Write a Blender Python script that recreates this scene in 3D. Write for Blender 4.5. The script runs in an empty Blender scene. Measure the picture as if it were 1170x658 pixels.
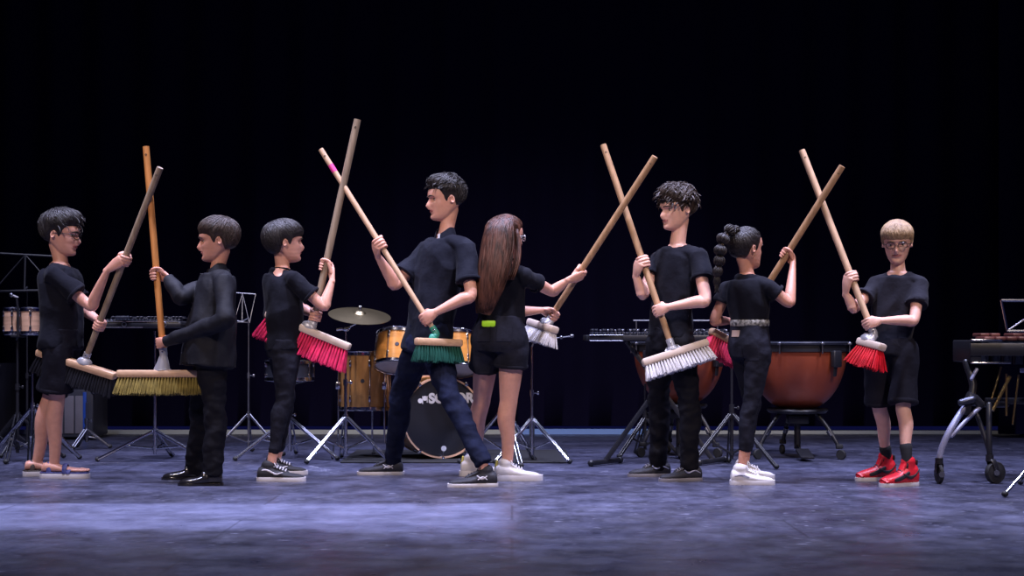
import bpy, bmesh, math, random
from mathutils import Vector, Matrix, Quaternion, noise, kdtree
import numpy as np

# ------------------------------------------------------------------ camera, world, lights
SC = bpy.context.scene
COL = SC.collection
F = 1700.0          # focal length in pixels of the 1170 wide frame
CH = 0.80           # camera height above the stage floor
HZ = 388.0          # horizon row
cam_d = bpy.data.cameras.new('camera')
cam = bpy.data.objects.new('camera', cam_d)
COL.objects.link(cam)
cam.location = (0, 0, CH)
cam.rotation_euler = (math.pi / 2, 0, 0)
cam_d.sensor_width = 36.0
cam_d.lens = F / 1170.0 * 36.0
cam_d.shift_y = (HZ - 329.0) / 1170.0
cam_d.clip_end = 100
SC.camera = cam
SC.view_settings.view_transform = 'Standard'
SC.view_settings.look = 'None'
SC.view_settings.gamma = 1
SC.view_settings.exposure = 0.0
SC.view_settings.use_curve_mapping = False

W = bpy.data.worlds.new('world')
SC.world = W
W.use_nodes = True
W.node_tree.nodes['Background'].inputs[0].default_value = (0.10, 0.12, 1.0, 1)
W.node_tree.nodes['Background'].inputs[1].default_value = 0.03


def spot(loc, target, energy, color, size=0.6, angle=50, blend=0.6, name='stage_spot'):
    d = bpy.data.lights.new(name, 'SPOT')
    d.energy = energy
    d.color = color
    d.shadow_soft_size = size
    d.spot_size = math.radians(angle)
    d.spot_blend = blend
    o = bpy.data.objects.new(name, d)
    COL.objects.link(o)
    o.location = loc
    o.rotation_euler = (Vector(target) - Vector(loc)).to_track_quat('-Z', 'Y').to_euler()
    return o


COOL = (0.66, 0.68, 1.0)
WARM = (1.0, 0.80, 0.70)
# overhead battens, cool; front of house, warmer and high
for x in (-3.6, -1.2, 1.2, 3.6):
    spot((x, 7.4, 6.6), (x * 0.85, 8.6, 0), 1900, COOL, 0.25, 62, 0.8)
for x in (-2.6, 0.0, 2.6):
    spot((x, 10.4, 6.4), (x * 0.8, 8.3, 0.4), 950, (0.60, 0.62, 1.0), 0.25, 60, 0.8)
spot((-3.8, 1.8, 5.8), (-1.0, 8.4, 0.9), 1250, WARM, 0.3, 40, 0.8)
spot((3.8, 1.8, 5.8), (1.0, 8.4, 0.9), 1250, WARM, 0.3, 40, 0.8)


# ------------------------------------------------------------------ helpers
def R(a):
    return math.radians(a)


def P(px, py, Y):
    """the point at distance Y that stands at photo position px, py"""
    return Vector(((px - 585.0) / F * Y, Y, CH - (py - HZ) / F * Y))


def YF(py):
    """distance of a floor point seen at row py"""
    return CH * F / (py - HZ)


def V(*a):
    return Vector(a)


def cr(p0, p1, p2, p3, t):
    return 0.5 * ((2 * p1) + (p2 - p0) * t + (2 * p0 - 5 * p1 + 4 * p2 - p3) * t * t + (3 * p1 - p0 - 3 * p2 + p3) * t ** 3)


def smooth_path(pts, k=6):
    """Catmull-Rom through numpy rows"""
    pts = [np.array(p, float) for p in pts]
    if len(pts) < 3:
        out = []
        for i in range(k + 1):
            out.append(pts[0] + (pts[1] - pts[0]) * i / k)
        return out
    ext = [2 * pts[0] - pts[1]] + pts + [2 * pts[-1] - pts[-2]]
    out = []
    for i in range(1, len(ext) - 2):
        for j in range(k):
            out.append(cr(ext[i - 1], ext[i], ext[i + 1], ext[i + 2], j / k))
    out.append(pts[-1])
    return out


class MB:
    def __init__(self):
        self.v = []
        self.f = []
        self.mi = []

    def add(self, vs, fs, m=0):
        o = len(self.v)
        self.v.extend([tuple(p) for p in vs])
        self.f.extend([tuple(i + o for i in f) for f in fs])
        self.mi.extend([m] * len(fs))

    def rings(self, rs, m=0, cap=True, closed=True):
        n = len(rs[0])
        vs = [p for r in rs for p in r]
        fs = []
        for i in range(len(rs) - 1):
            for j in range(n if closed else n - 1):
                a = i * n + j
                b = i * n + (j + 1) % n
                fs.append((a, b, b + n, a + n))
        if cap:
            c0 = len(vs)
            vs.append(tuple(sum((Vector(p) for p in rs[0]), Vector()) / n))
            vs.append(tuple(sum((Vector(p) for p in rs[-1]), Vector()) / n))
            l = (len(rs) - 1) * n
            for j in range(n):
                fs.append((c0, (j + 1) % n, j))
                fs.append((c0 + 1, l + j, l + (j + 1) % n))
        self.add(vs, fs, m)

    def sweep(self, pts, rad, side=None, n=14, k=5, m=0, sup=2.0, round_ends=True):
        """tube through pts; rad = list of r or (a, b), a along side"""
        rad = [(r, r) if not isinstance(r, (tuple, list)) else r for r in rad]
        rows = [list(p) + list(r) for p, r in zip(pts, rad)]
        if side is not None and not isinstance(side, (list,)):
            side = [side] * len(pts)
        if side is not None:
            rows = [r + list(s) for r, s in zip(rows, side)]
        q = smooth_path(rows, k) if k > 1 else [np.array(r) for r in rows]
        C = [Vector(r[:3]) for r in q]
        rs = []
        prev = None
        N = len(C)
        for i in range(N):
            t = (C[min(i + 1, N - 1)] - C[max(i - 1, 0)])
            if t.length < 1e-9:
                t = Vector((0, 0, 1))
            t.normalize()
            if side is not None:
                s = Vector(q[i][5:8])
            else:
                s = prev if prev is not None else (Vector((1, 0, 0)) if abs(t.x) < 0.8 else Vector((0, 1, 0)))
            s = s - t * s.dot(t)
            s.normalize()
            prev = s
            u = t.cross(s)
            a, b = max(q[i][3], 1e-4), max(q[i][4], 1e-4)
            ring = []
            for j in range(n):
                th = 2 * math.pi * j / n
                c, d = math.cos(th), math.sin(th)
                if sup != 2.0:
                    c = math.copysign(abs(c) ** (2 / sup), c)
                    d = math.copysign(abs(d) ** (2 / sup), d)
                ring.append(C[i] + s * (a * c) + u * (b * d))
            rs.append((ring, C[i], t, min(a, b)))
        out = [r[0] for r in rs]
        if round_ends:
            for idx, sg in ((0, -1), (-1, 1)):
                r0, c, t, rr = rs[idx]
                ext = []
                for f in (0.5, 0.85):
                    ext.append([c + (p - c) * math.sqrt(1 - f * f) + t * (sg * rr * f * 0.9) for p in r0])
                out = ext[::-1] + out if idx == 0 else out + ext
        self.rings(out, m)
        return self

    def tube(self, a, b, r, r2=None, n=12, m=0):
        a, b = Vector(a), Vector(b)
        r2 = r if r2 is None else r2
        t = (b - a).normalized()
        s = t.orthogonal().normalized()
        u = t.cross(s)
        rs = []
        for c, rr in ((a, r), (b, r2)):
            rs.append([c + s * (rr * math.cos(2 * math.pi * j / n)) + u * (rr * math.sin(2 * math.pi * j / n)) for j in range(n)])
        self.rings(rs, m)
        return self

    def poly(self, pts, r, n=8, k=1, m=0):
        self.sweep(pts, [r] * len(pts), n=n, k=k, m=m, round_ends=False)
        return self

    def box(self, c, sx, sy, sz, ax=None, bev=0.0, m=0):
        """box with half sizes; ax = 3x3 matrix whose columns are the axes"""
        c = Vector(c)
        M = ax if ax is not None else Matrix.Identity(3)
        b = min(bev, sx * 0.9, sy * 0.9, sz * 0.9)
        if b <= 0:
            vs = [c + M @ Vector((x * sx, y * sy, z * sz)) for x in (-1, 1) for y in (-1, 1) for z in (-1, 1)]
            fs = [(0, 1, 3, 2), (4, 6, 7, 5), (0, 4, 5, 1), (2, 3, 7, 6), (0, 2, 6, 4), (1, 5, 7, 3)]
            self.add(vs, fs, m)
            return self
        rs = []
        for z, ins in ((-sz, b), (-sz + b * 0.3, b * 0.3), (-sz + b, 0), (sz - b, 0), (sz - b * 0.3, b * 0.3), (sz, b)):
            ring = []
            hx, hy = sx - ins, sy - ins
            bb = b
            for cx, cy, a0 in ((1, 1, 0), (-1, 1, 90), (-1, -1, 180), (1, -1, 270)):
                for q in (0, 30, 60, 90):
                    an = R(a0 + q)
                    ring.append(c + M @ Vector((cx * max(hx - bb, 0) + bb * math.cos(an), cy * max(hy - bb, 0) + bb * math.sin(an), z)))
            rs.append(ring)
        self.rings(rs, m)
        return self

    def lathe(self, prof, c, axis=(0, 0, 1), n=40, m=0, cap=True, a0=0, a1=360):
        """prof = [(r, h)] along axis from c"""
        c = Vector(c)
        t = Vector(axis).normalized()
        s = t.orthogonal().normalized()
        if abs(t.z) > 0.99:
            s = Vector((1, 0, 0))
        u = t.cross(s)
        rs = []
        for r, h in prof:
            r = max(r, 1e-5)
            rs.append([c + t * h + s * (r * math.cos(2 * math.pi * j / n)) + u * (r * math.sin(2 * math.pi * j / n)) for j in range(n)])
        self.rings(rs, m, cap=cap)
        return self

    def ball(self, c, rx, ry=None, rz=None, ax=None, n=14, m=0):
        ry = rx if ry is None else ry
        rz = rx if rz is None else rz
        c = Vector(c)
        M = ax if ax is not None else Matrix.Identity(3)
        rs = []
        for i in range(1, n):
            ph = -math.pi / 2 + math.pi * i / n
            rs.append([c + M @ Vector((rx * math.cos(ph) * math.cos(2 * math.pi * j / n), ry * math.cos(ph) * math.sin(2 * math.pi * j / n), rz * math.sin(ph))) for j in range(n)])
        self.rings(rs, m)
        return self

    def torus(self, c, axis, R0, r, n=40, k=8, m=0, sx=1.0):
        c = Vector(c)
        t = Vector(axis).normalized()
        s = t.orthogonal().normalized()
        u = t.cross(s)
        vs, fs = [], []
        for i in range(n):
            a = 2 * math.pi * i / n
            d = s * math.cos(a) + u * math.sin(a)
            for j in range(k):
                b = 2 * math.pi * j / k
                vs.append(c + d * (R0 + r * math.cos(b)) + t * (r * sx * math.sin(b)))
        for i in range(n):
            for j in range(k):
                fs.append((i * k + j, ((i + 1) % n) * k + j, ((i + 1) % n) * k + (j + 1) % k, i * k + (j + 1) % k))
        self.add(vs, fs, m)
        return self

    def mesh(self, name):
        me = bpy.data.meshes.new(name)
        me.from_pydata(self.v, [], self.f)
        me.validate()
        bm = bmesh.new()
        bm.from_mesh(me)
        bmesh.ops.recalc_face_normals(bm, faces=bm.faces)
        bm.to_mesh(me)
        bm.free()
        return me

    def build(self, name, mat, parent=None, smooth=True, auto=35):
        me = self.mesh(name)
        mats = mat if isinstance(mat, (list, tuple)) else [mat]
        for q in mats:
            me.materials.append(q)
        if len(mats) > 1 and len(self.mi) == len(me.polygons):
            me.polygons.foreach_set('material_index', self.mi)
        if smooth:
            me.polygons.foreach_set('use_smooth', [True] * len(me.polygons))
            if auto:
                try:
                    me.set_sharp_from_angle(angle=R(auto))
                except Exception:
                    pass
        o = bpy.data.objects.new(name, me)
        COL.objects.link(o)
        if parent is not None:
            setparent(o, parent)
        return o


def setparent(o, p):
    """parent o and keep it where it stands; only Empties carry an offset here"""
    o.parent = p
    if p.type == 'EMPTY':
        o.matrix_parent_inverse = (Matrix.Translation(p.location) @ p.rotation_euler.to_matrix().to_4x4()).inverted()


def remeshed(mb, name, voxel, mat, parent=None, smooth_it=2, disp=None, mods=None):
    """union of closed shapes into one continuous skin"""
    me = mb.mesh(name + '_raw')
    o = bpy.data.objects.new('tmp', me)
    COL.objects.link(o)
    m = o.modifiers.new('r', 'REMESH')
    m.mode = 'VOXEL'
    m.voxel_size = voxel
    m.use_smooth_shade = True
    if smooth_it:
        s = o.modifiers.new('s', 'SMOOTH')
        s.factor = 0.5
        s.iterations = smooth_it
    dg = bpy.context.evaluated_depsgraph_get()
    dg.update()
    me2 = bpy.data.meshes.new_from_object(o.evaluated_get(dg))
    bpy.data.objects.remove(o)
    bpy.data.meshes.remove(me)
    me2.name = name
    if disp is not None:
        n = len(me2.vertices)
        co = np.empty(n * 3)
        no = np.empty(n * 3)
        me2.vertices.foreach_get('co', co)
        me2.vertices.foreach_get('normal', no)
        co = co.reshape(-1, 3)
        no = no.reshape(-1, 3)
        for i in range(n):
            d = disp(Vector(co[i]), no[i])
            co[i] += no[i] * d
        me2.vertices.foreach_set('co', co.ravel())
        me2.update()
    me2.materials.clear()
    me2.materials.append(mat)
    me2.polygons.foreach_set('use_smooth', [True] * len(me2.polygons))
    ob = bpy.data.objects.new(name, me2)
    COL.objects.link(ob)
    if parent is not None:
        setparent(ob, parent)
    return ob


def tag(o, label=None, cat=None, group=None, kind=None):
    if label:
        o['label'] = label
    if cat:
        o['category'] = cat
    if group:
        o['group'] = group
    if kind:
        o['kind'] = kind
    return o


def thing(name, loc, label, cat, group=None):
    o = bpy.data.objects.new(name, None)
    o.empty_display_size = 0.1
    COL.objects.link(o)
    o.location = loc
    return tag(o, label, cat, group)


# ------------------------------------------------------------------ materials
def mat(name, col, rough=0.6, metal=0.0, spec=0.5, noise_amt=0.0, noise_scale=20.0, bump=0.0, bump_scale=60.0,
        stretch=(1, 1, 1), coat=0.0, sheen=0.0, col2=None, sss=0.0, alpha=None, trans=0.0):
    m = bpy.data.materials.new(name)
    m.use_nodes = True
    nt = m.node_tree
    b = nt.nodes['Principled BSDF']
    b.inputs['Base Color'].default_value = (*col, 1)
    b.inputs['Roughness'].default_value = rough
    b.inputs['Metallic'].default_value = metal
    b.inputs['Specular IOR Level'].default_value = spec
    b.inputs['Coat Weight'].default_value = coat
    b.inputs['Sheen Weight'].default_value = sheen
    b.inputs['Transmission Weight'].default_value = trans
    if sss:
        b.inputs['Subsurface Weight'].default_value = sss
        b.inputs['Subsurface Radius'].default_value = (0.012, 0.005, 0.003)
        b.inputs['Subsurface Scale'].default_value = 0.6
    tc = nt.nodes.new('ShaderNodeTexCoord')
    mp = nt.nodes.new('ShaderNodeMapping')
    mp.inputs['Scale'].default_value = stretch
    nt.links.new(tc.outputs['Object'], mp.inputs['Vector'])
    if noise_amt or col2:
        n = nt.nodes.new('ShaderNodeTexNoise')
        n.inputs['Scale'].default_value = noise_scale
        n.inputs['Detail'].default_value = 5
        nt.links.new(mp.outputs[0], n.inputs['Vector'])
        r = nt.nodes.new('ShaderNodeValToRGB')
        r.color_ramp.elements[0].position = 0.32
        r.color_ramp.elements[1].position = 0.68
        c2 = col2 if col2 else tuple(min(1, c * (1 + noise_amt)) for c in col)
        c1 = col if col2 else tuple(c * (1 - noise_amt) for c in col)
        r.color_ramp.elements[0].color = (*c1, 1)
        r.color_ramp.elements[1].color = (*c2, 1)
        nt.links.new(n.outputs['Fac'], r.inputs[0])
        nt.links.new(r.outputs[0], b.inputs['Base Color'])
    if bump:
        n2 = nt.nodes.new('ShaderNodeTexNoise')
        n2.inputs['Scale'].default_value = bump_scale
        n2.inputs['Detail'].default_value = 4
        nt.links.new(mp.outputs[0], n2.inputs['Vector'])
        bp = nt.nodes.new('ShaderNodeBump')
        bp.inputs['Strength'].default_value = bump
        bp.inputs['Distance'].default_value = 0.01
        nt.links.new(n2.outputs['Fac'], bp.inputs['Height'])
        nt.links.new(bp.outputs[0], b.inputs['Normal'])
    return m


M = {}
M['skin_a'] = mat('skin_light', (0.70, 0.36, 0.27), 0.45, noise_amt=0.06, noise_scale=30, sss=0.12)
M['skin_b'] = mat('skin_olive', (0.58, 0.28, 0.20), 0.45, noise_amt=0.06, noise_scale=30, sss=0.12)
M['skin_c'] = mat('skin_fair', (0.76, 0.43, 0.34), 0.45, noise_amt=0.06, noise_scale=30, sss=0.12)
M['lips'] = mat('lips', (0.42, 0.14, 0.12), 0.4)
M['eye_white'] = mat('eye_white', (0.6, 0.56, 0.54), 0.25)
M['iris'] = mat('iris', (0.03, 0.015, 0.008), 0.15)
M['brow'] = mat('brow_hair', (0.02, 0.013, 0.01), 0.7)
M['brow_fair'] = mat('brow_fair', (0.16, 0.10, 0.06), 0.7)
M['hair_dark'] = mat('hair_dark', (0.014, 0.011, 0.012), 0.45, spec=0.4, noise_amt=0.5, noise_scale=60, bump=0.25, bump_scale=320)
M['hair_brown'] = mat('hair_brown', (0.034, 0.021, 0.016), 0.48, spec=0.4, noise_amt=0.5, noise_scale=60, bump=0.25, bump_scale=320)
M['hair_long'] = mat('hair_long', (0.062, 0.024, 0.015), 0.5, spec=0.3, noise_amt=0.75, noise_scale=45, stretch=(1, 1, 0.2))
M['hair_blond'] = mat('hair_blond', (0.34, 0.22, 0.12), 0.5, spec=0.5, noise_amt=0.35, noise_scale=60, bump=0.25, bump_scale=320)
M['tee_black'] = mat('black_cotton', (0.0053, 0.0058, 0.0121), 0.85, spec=0.14, sheen=0.03, bump=0.6, bump_scale=16)
M['tee_char'] = mat('washed_black_cotton', (0.0150, 0.0150, 0.0240), 0.85, spec=0.14, sheen=0.04, bump=0.6, bump_scale=16)
M['polo'] = mat('navy_black_pique', (0.0048, 0.0060, 0.0149), 0.8, spec=0.14, sheen=0.03, bump=0.6, bump_scale=16)
M['satin'] = mat('black_shirting', (0.0076, 0.0080, 0.0130), 0.7, spec=0.22, bump=0.5, bump_scale=14)
M['trouser'] = mat('black_trouser_cloth', (0.0048, 0.0048, 0.0088), 0.75, spec=0.14, bump=0.4, bump_scale=20)
M['shorts'] = mat('black_shorts_cloth', (0.0090, 0.0090, 0.0162), 0.85, spec=0.14, bump=0.4, bump_scale=20)
M['denim_blue'] = mat('dark_blue_denim', (0.0058, 0.0085, 0.0261), 0.85, spec=0.14, noise_amt=0.35, noise_scale=12, bump=0.4, bump_scale=26)
M['denim_black'] = mat('washed_black_denim', (0.0124, 0.0132, 0.0230), 0.85, spec=0.14, noise_amt=0.4, noise_scale=12, bump=0.4, bump_scale=26)
M['pole_orange'] = mat('orange_varnished_wood', (0.55, 0.22, 0.06), 0.4, noise_amt=0.15, noise_scale=9, stretch=(6, 6, 0.8), coat=0.3)
M['pole_grey'] = mat('weathered_wood', (0.27, 0.20, 0.14), 0.55, noise_amt=0.22, noise_scale=9, stretch=(6, 6, 0.8))
M['pole_brown'] = mat('worn_brown_wood', (0.40, 0.235, 0.125), 0.5, noise_amt=0.2, noise_scale=9, stretch=(6, 6, 0.8))
M['pole_pale'] = mat('pale_beech_wood', (0.58, 0.38, 0.24), 0.45, noise_amt=0.12, noise_scale=9, stretch=(6, 6, 0.8))
M['block_wood'] = mat('broom_block_wood', (0.58, 0.36, 0.22), 0.5, noise_amt=0.15, noise_scale=14, stretch=(1, 5, 5))
M['bamboo'] = mat('broom_block_cream', (0.62, 0.50, 0.42), 0.5, noise_amt=0.1, noise_scale=14)
M['br_black'] = mat('bristle_black', (0.012, 0.012, 0.018), 0.5, noise_amt=0.3)
M['br_yellow'] = mat('bristle_straw', (0.25, 0.19, 0.05), 0.55, noise_amt=0.35, noise_scale=25)
M['br_red'] = mat('bristle_pink_red', (0.72, 0.035, 0.13), 0.45, noise_amt=0.2)
M['br_green'] = mat('bristle_green', (0.010, 0.075, 0.055), 0.5, noise_amt=0.25)
M['br_white'] = mat('bristle_white', (0.68, 0.66, 0.68), 0.5, noise_amt=0.1)
M['br_scarlet'] = mat('bristle_scarlet', (0.62, 0.008, 0.02), 0.45, noise_amt=0.2)
M['br_pink'] = mat('bristle_pink', (0.78, 0.06, 0.15), 0.45, noise_amt=0.15)
M['socket_grey'] = mat('socket_zinc', (0.45, 0.46, 0.52), 0.4, metal=0.4)
M['socket_green'] = mat('socket_green', (0.03, 0.28, 0.20), 0.4)
M['pink_tape'] = mat('pink_tape', (0.75, 0.06, 0.28), 0.5)
M['chrome'] = mat('chrome', (0.50, 0.52, 0.58), 0.16, metal=1.0)
M['chrome_dull'] = mat('dull_steel', (0.22, 0.225, 0.26), 0.38, metal=1.0)
M['black_metal'] = mat('black_metal', (0.012, 0.012, 0.016), 0.4, spec=0.5)
M['dark_steel'] = mat('dark_steel', (0.06, 0.065, 0.09), 0.35, metal=0.7)
M['rubber'] = mat('black_rubber', (0.010, 0.010, 0.012), 0.7)
M['maple'] = mat('honey_maple', (0.55, 0.225, 0.045), 0.28, noise_amt=0.2, noise_scale=7, stretch=(1, 1, 5), coat=0.5)
M['walnut'] = mat('brown_lacquer', (0.27, 0.135, 0.045), 0.3, noise_amt=0.25, noise_scale=7, stretch=(5, 5, 1), coat=0.5)
M['bongo_wood'] = mat('pink_beige_wood', (0.60, 0.36, 0.23), 0.4, noise_amt=0.15, noise_scale=7, stretch=(1, 1, 8), coat=0.3)
M['drum_skin'] = mat('drum_skin', (0.48, 0.45, 0.42), 0.5, noise_amt=0.1, noise_scale=8)
M['bass_skin'] = mat('black_drum_skin', (0.008, 0.009, 0.014), 0.35)
M['print_white'] = mat('white_print', (0.60, 0.60, 0.64), 0.6)
M['cymbal'] = mat('cymbal_bronze', (0.28, 0.23, 0.13), 0.36, metal=1.0, noise_amt=0.2, noise_scale=4)
M['copper'] = mat('copper_bowl', (0.30, 0.06, 0.025), 0.42, metal=0.35, noise_amt=0.16, noise_scale=3.5, coat=0.2)
M['brass'] = mat('brass', (0.62, 0.45, 0.18), 0.3, metal=1.0)
M['rosewood'] = mat('rosewood_bar', (0.11, 0.034, 0.026), 0.4, noise_amt=0.3, noise_scale=20)
M['grey_frame'] = mat('grey_painted_metal', (0.36, 0.38, 0.55), 0.4, metal=0.3)
M['shoe_white'] = mat('white_leather', (0.62, 0.60, 0.62), 0.5)
M['shoe_sole_white'] = mat('white_rubber_sole', (0.60, 0.58, 0.62), 0.55)
M['shoe_black'] = mat('black_canvas', (0.014, 0.014, 0.02), 0.75)
M['shoe_leather'] = mat('black_polished_leather', (0.010, 0.009, 0.011), 0.22, coat=0.4)
M['shoe_dark'] = mat('dark_grey_mesh', (0.018, 0.019, 0.03), 0.7)
M['shoe_red'] = mat('red_leather', (0.62, 0.015, 0.03), 0.4)
M['lace_white'] = mat('white_lace', (0.62, 0.60, 0.66), 0.7)
M['lace_black'] = mat('black_lace', (0.012, 0.012, 0.016), 0.8)
M['yellow'] = mat('pale_yellow_fabric', (0.62, 0.55, 0.12), 0.6)
M['strap_blue'] = mat('navy_strap', (0.02, 0.025, 0.12), 0.6, col2=(0.08, 0.09, 0.30), noise_scale=30)
M['strap_brown'] = mat('brown_strap', (0.05, 0.035, 0.03), 0.6)
M['neon'] = mat('neon_green_plastic', (0.42, 0.85, 0.02), 0.5)
M['belt'] = mat('speckled_white_belt', (0.015, 0.015, 0.015), 0.5, col2=(0.42, 0.42, 0.40), noise_scale=75)
M['patch'] = mat('leather_patch', (0.34, 0.24, 0.20), 0.6)
M['sock'] = mat('black_sock', (0.010, 0.010, 0.014), 0.9)
M['glass'] = mat('spectacle_lens', (0.9, 0.9, 0.95), 0.05, trans=1.0)
M['frame_black'] = mat('black_spectacle_frame', (0.01, 0.01, 0.012), 0.3)
M['frame_clear'] = mat('pale_spectacle_frame', (0.7, 0.68, 0.72), 0.3)
M['hair_tie'] = mat('hair_tie', (0.30, 0.22, 0.16), 0.6)
M['gold'] = mat('gold', (0.8, 0.55, 0.2), 0.25, metal=1)
M['case_panel'] = mat('case_panel', (0.055, 0.06, 0.085), 0.45, noise_amt=0.2, noise_scale=4)
M['case_grey'] = mat('case_grey_stripe', (0.24, 0.23, 0.27), 0.5, noise_amt=0.2, noise_scale=4)
M['case_blue'] = mat('case_blue_edge', (0.03, 0.11, 0.55), 0.4)
M['white_shirt'] = mat('white_cotton', (0.6, 0.58, 0.62), 0.8)


M['glass'].node_tree.nodes['Principled BSDF'].inputs['Alpha'].default_value = 0.22


def floor_mat():
    m = bpy.data.materials.new('stage_floor_boards')
    m.use_nodes = True
    nt = m.node_tree
    N, L = nt.nodes, nt.links
    b = N['Principled BSDF']
    tc = N.new('ShaderNodeTexCoord')

    def noi(scale, st, det=5, rough=0.6):
        mp = N.new('ShaderNodeMapping')
        mp.inputs['Scale'].default_value = st
        L.new(tc.outputs['Object'], mp.inputs['Vector'])
        n = N.new('ShaderNodeTexNoise')
        n.inputs['Scale'].default_value = scale
        n.inputs['Detail'].default_value = det
        n.inputs['Roughness'].default_value = rough
        L.new(mp.outputs[0], n.inputs['Vector'])
        return n.outputs['Fac']

    def ramp(fac, a, ca, c, cc):
        r = N.new('ShaderNodeValToRGB')
        r.color_ramp.elements[0].position = a
        r.color_ramp.elements[0].color = (*ca, 1)
        r.color_ramp.elements[1].position = c
        r.color_ramp.elements[1].color = (*cc, 1)
        L.new(fac, r.inputs[0])
        return r.outputs[0]

    def mix(fac, a, c, mode='MIX'):
        x = N.new('ShaderNodeMix')
        x.data_type = 'RGBA'
        x.blend_type = mode
        if isinstance(fac, float):
            x.inputs['Factor'].default_value = fac
        else:
            L.new(fac, x.inputs['Factor'])
        L.new(a, x.inputs['A'])
        L.new(c, x.inputs['B'])
        return x.outputs['Result']

    base = ramp(noi(1.1, (1, 1, 1)), 0.32, (0.029, 0.029, 0.052), 0.72, (0.083, 0.088, 0.150))
    streak = ramp(noi(5.5, (1.0, 0.8, 1), 10, 0.8), 0.36, (0.30, 0.30, 0.32), 0.64, (1.65, 1.65, 1.6))
    c = mix(1.0, base, streak, 'MULTIPLY')
    pale = ramp(noi(3.0, (1, 1, 1)), 0, (0.15, 0.155, 0.23), 1, (0.28, 0.285, 0.38))
    scuff = ramp(noi(9.0, (0.8, 1.6, 1), 8, 0.8), 0.60, (0, 0, 0), 0.72, (.8, .8, .8))
    c = mix(scuff, c, pale)
    fleck = ramp(noi(26.0, (0.45, 1.0, 1), 3, 0.6), 0.655, (0, 0, 0), 0.68, (1, 1, 1))
    c = mix(fleck, c, pale)
    # paler strip with ragged edges across the front left
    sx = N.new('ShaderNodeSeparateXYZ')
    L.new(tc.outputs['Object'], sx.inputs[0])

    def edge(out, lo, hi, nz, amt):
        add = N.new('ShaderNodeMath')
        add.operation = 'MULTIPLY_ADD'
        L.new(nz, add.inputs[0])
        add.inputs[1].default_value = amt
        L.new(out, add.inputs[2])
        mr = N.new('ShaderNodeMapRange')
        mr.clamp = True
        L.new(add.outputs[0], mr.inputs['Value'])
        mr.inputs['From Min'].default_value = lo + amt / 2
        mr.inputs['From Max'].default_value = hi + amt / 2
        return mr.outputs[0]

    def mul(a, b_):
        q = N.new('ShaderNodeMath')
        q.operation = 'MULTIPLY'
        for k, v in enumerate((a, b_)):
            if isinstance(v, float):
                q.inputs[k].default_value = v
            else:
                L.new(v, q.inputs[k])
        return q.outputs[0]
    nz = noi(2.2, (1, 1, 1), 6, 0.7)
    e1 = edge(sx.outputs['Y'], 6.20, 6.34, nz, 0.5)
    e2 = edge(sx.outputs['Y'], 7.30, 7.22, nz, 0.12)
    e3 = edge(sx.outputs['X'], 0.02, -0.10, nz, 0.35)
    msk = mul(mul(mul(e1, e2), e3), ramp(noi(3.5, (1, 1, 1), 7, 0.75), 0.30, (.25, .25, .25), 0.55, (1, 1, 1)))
    pale_strip = ramp(noi(6.0, (1, 1, 1), 6, 0.7), 0.3, (0.10, 0.108, 0.185), 0.7, (0.20, 0.215, 0.35))
    c = mix(msk, c, pale_strip)
    # board joints
    br = N.new('ShaderNodeTexBrick')
    br.inputs['Scale'].default_value = 1.0
    br.inputs['Brick Width'].default_value = 2.4
    br.inputs['Row Height'].default_value = 0.6
    br.inputs['Mortar Size'].default_value = 0.006
    br.inputs['Color1'].default_value = (1, 1, 1, 1)
    br.inputs['Color2'].default_value = (0.88, 0.88, 0.88, 1)
    br.inputs['Mortar'].default_value = (0.6, 0.6, 0.6, 1)
    L.new(tc.outputs['Object'], br.inputs['Vector'])
    c = mix(1.0, c, br.outputs['Color'], 'MULTIPLY')
    L.new(c, b.inputs['Base Color'])
    rr = ramp(noi(4.0, (1, 1, 1)), 0.3, (0.26, 0.26, 0.26), 0.75, (0.50, 0.50, 0.50))
    L.new(rr, b.inputs['Roughness'])
    b.inputs['Specular IOR Level'].default_value = 0.5
    bp = N.new('ShaderNodeBump')
    bp.inputs['Strength'].default_value = 0.25
    bp.inputs['Distance'].default_value = 0.006
    L.new(noi(9.0, (1, 1, 1), 6, 0.7), bp.inputs['Height'])
    L.new(bp.outputs[0], b.inputs['Normal'])
    return m


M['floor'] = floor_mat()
M['floor_pale'] = mat('pale_floor_strip', (0.15, 0.155, 0.22), 0.5, col2=(0.27, 0.275, 0.38), noise_scale=5, stretch=(0.6, 3.0, 1), bump=0.2, bump_scale=12)  # paler floor tone
M['curtain'] = mat('navy_black_velvet', (0.004, 0.0035, 0.022), 0.95, spec=0.1)
M['gap_light'] = mat('pale_gap_light', (0.5, 0.58, 0.62), 0.6)  # pale light under the curtain, put into the colour
M['gap_light_blue'] = mat('blue_gap_light', (0.22, 0.42, 1.0), 0.6)  # blue light under the curtain, put into the colour


# ------------------------------------------------------------------ people: heads, hands, bodies, clothes
def interp(tab, z):
    if z <= tab[0][0]:
        return tab[0][1]
    for (a, fa), (b, fb) in zip(tab, tab[1:]):
        if z <= b:
            t = (z - a) / (b - a)
            t = t * t * (3 - 2 * t) * 0.4 + t * 0.6
            return fa + (fb - fa) * t
    return tab[-1][1]


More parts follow.
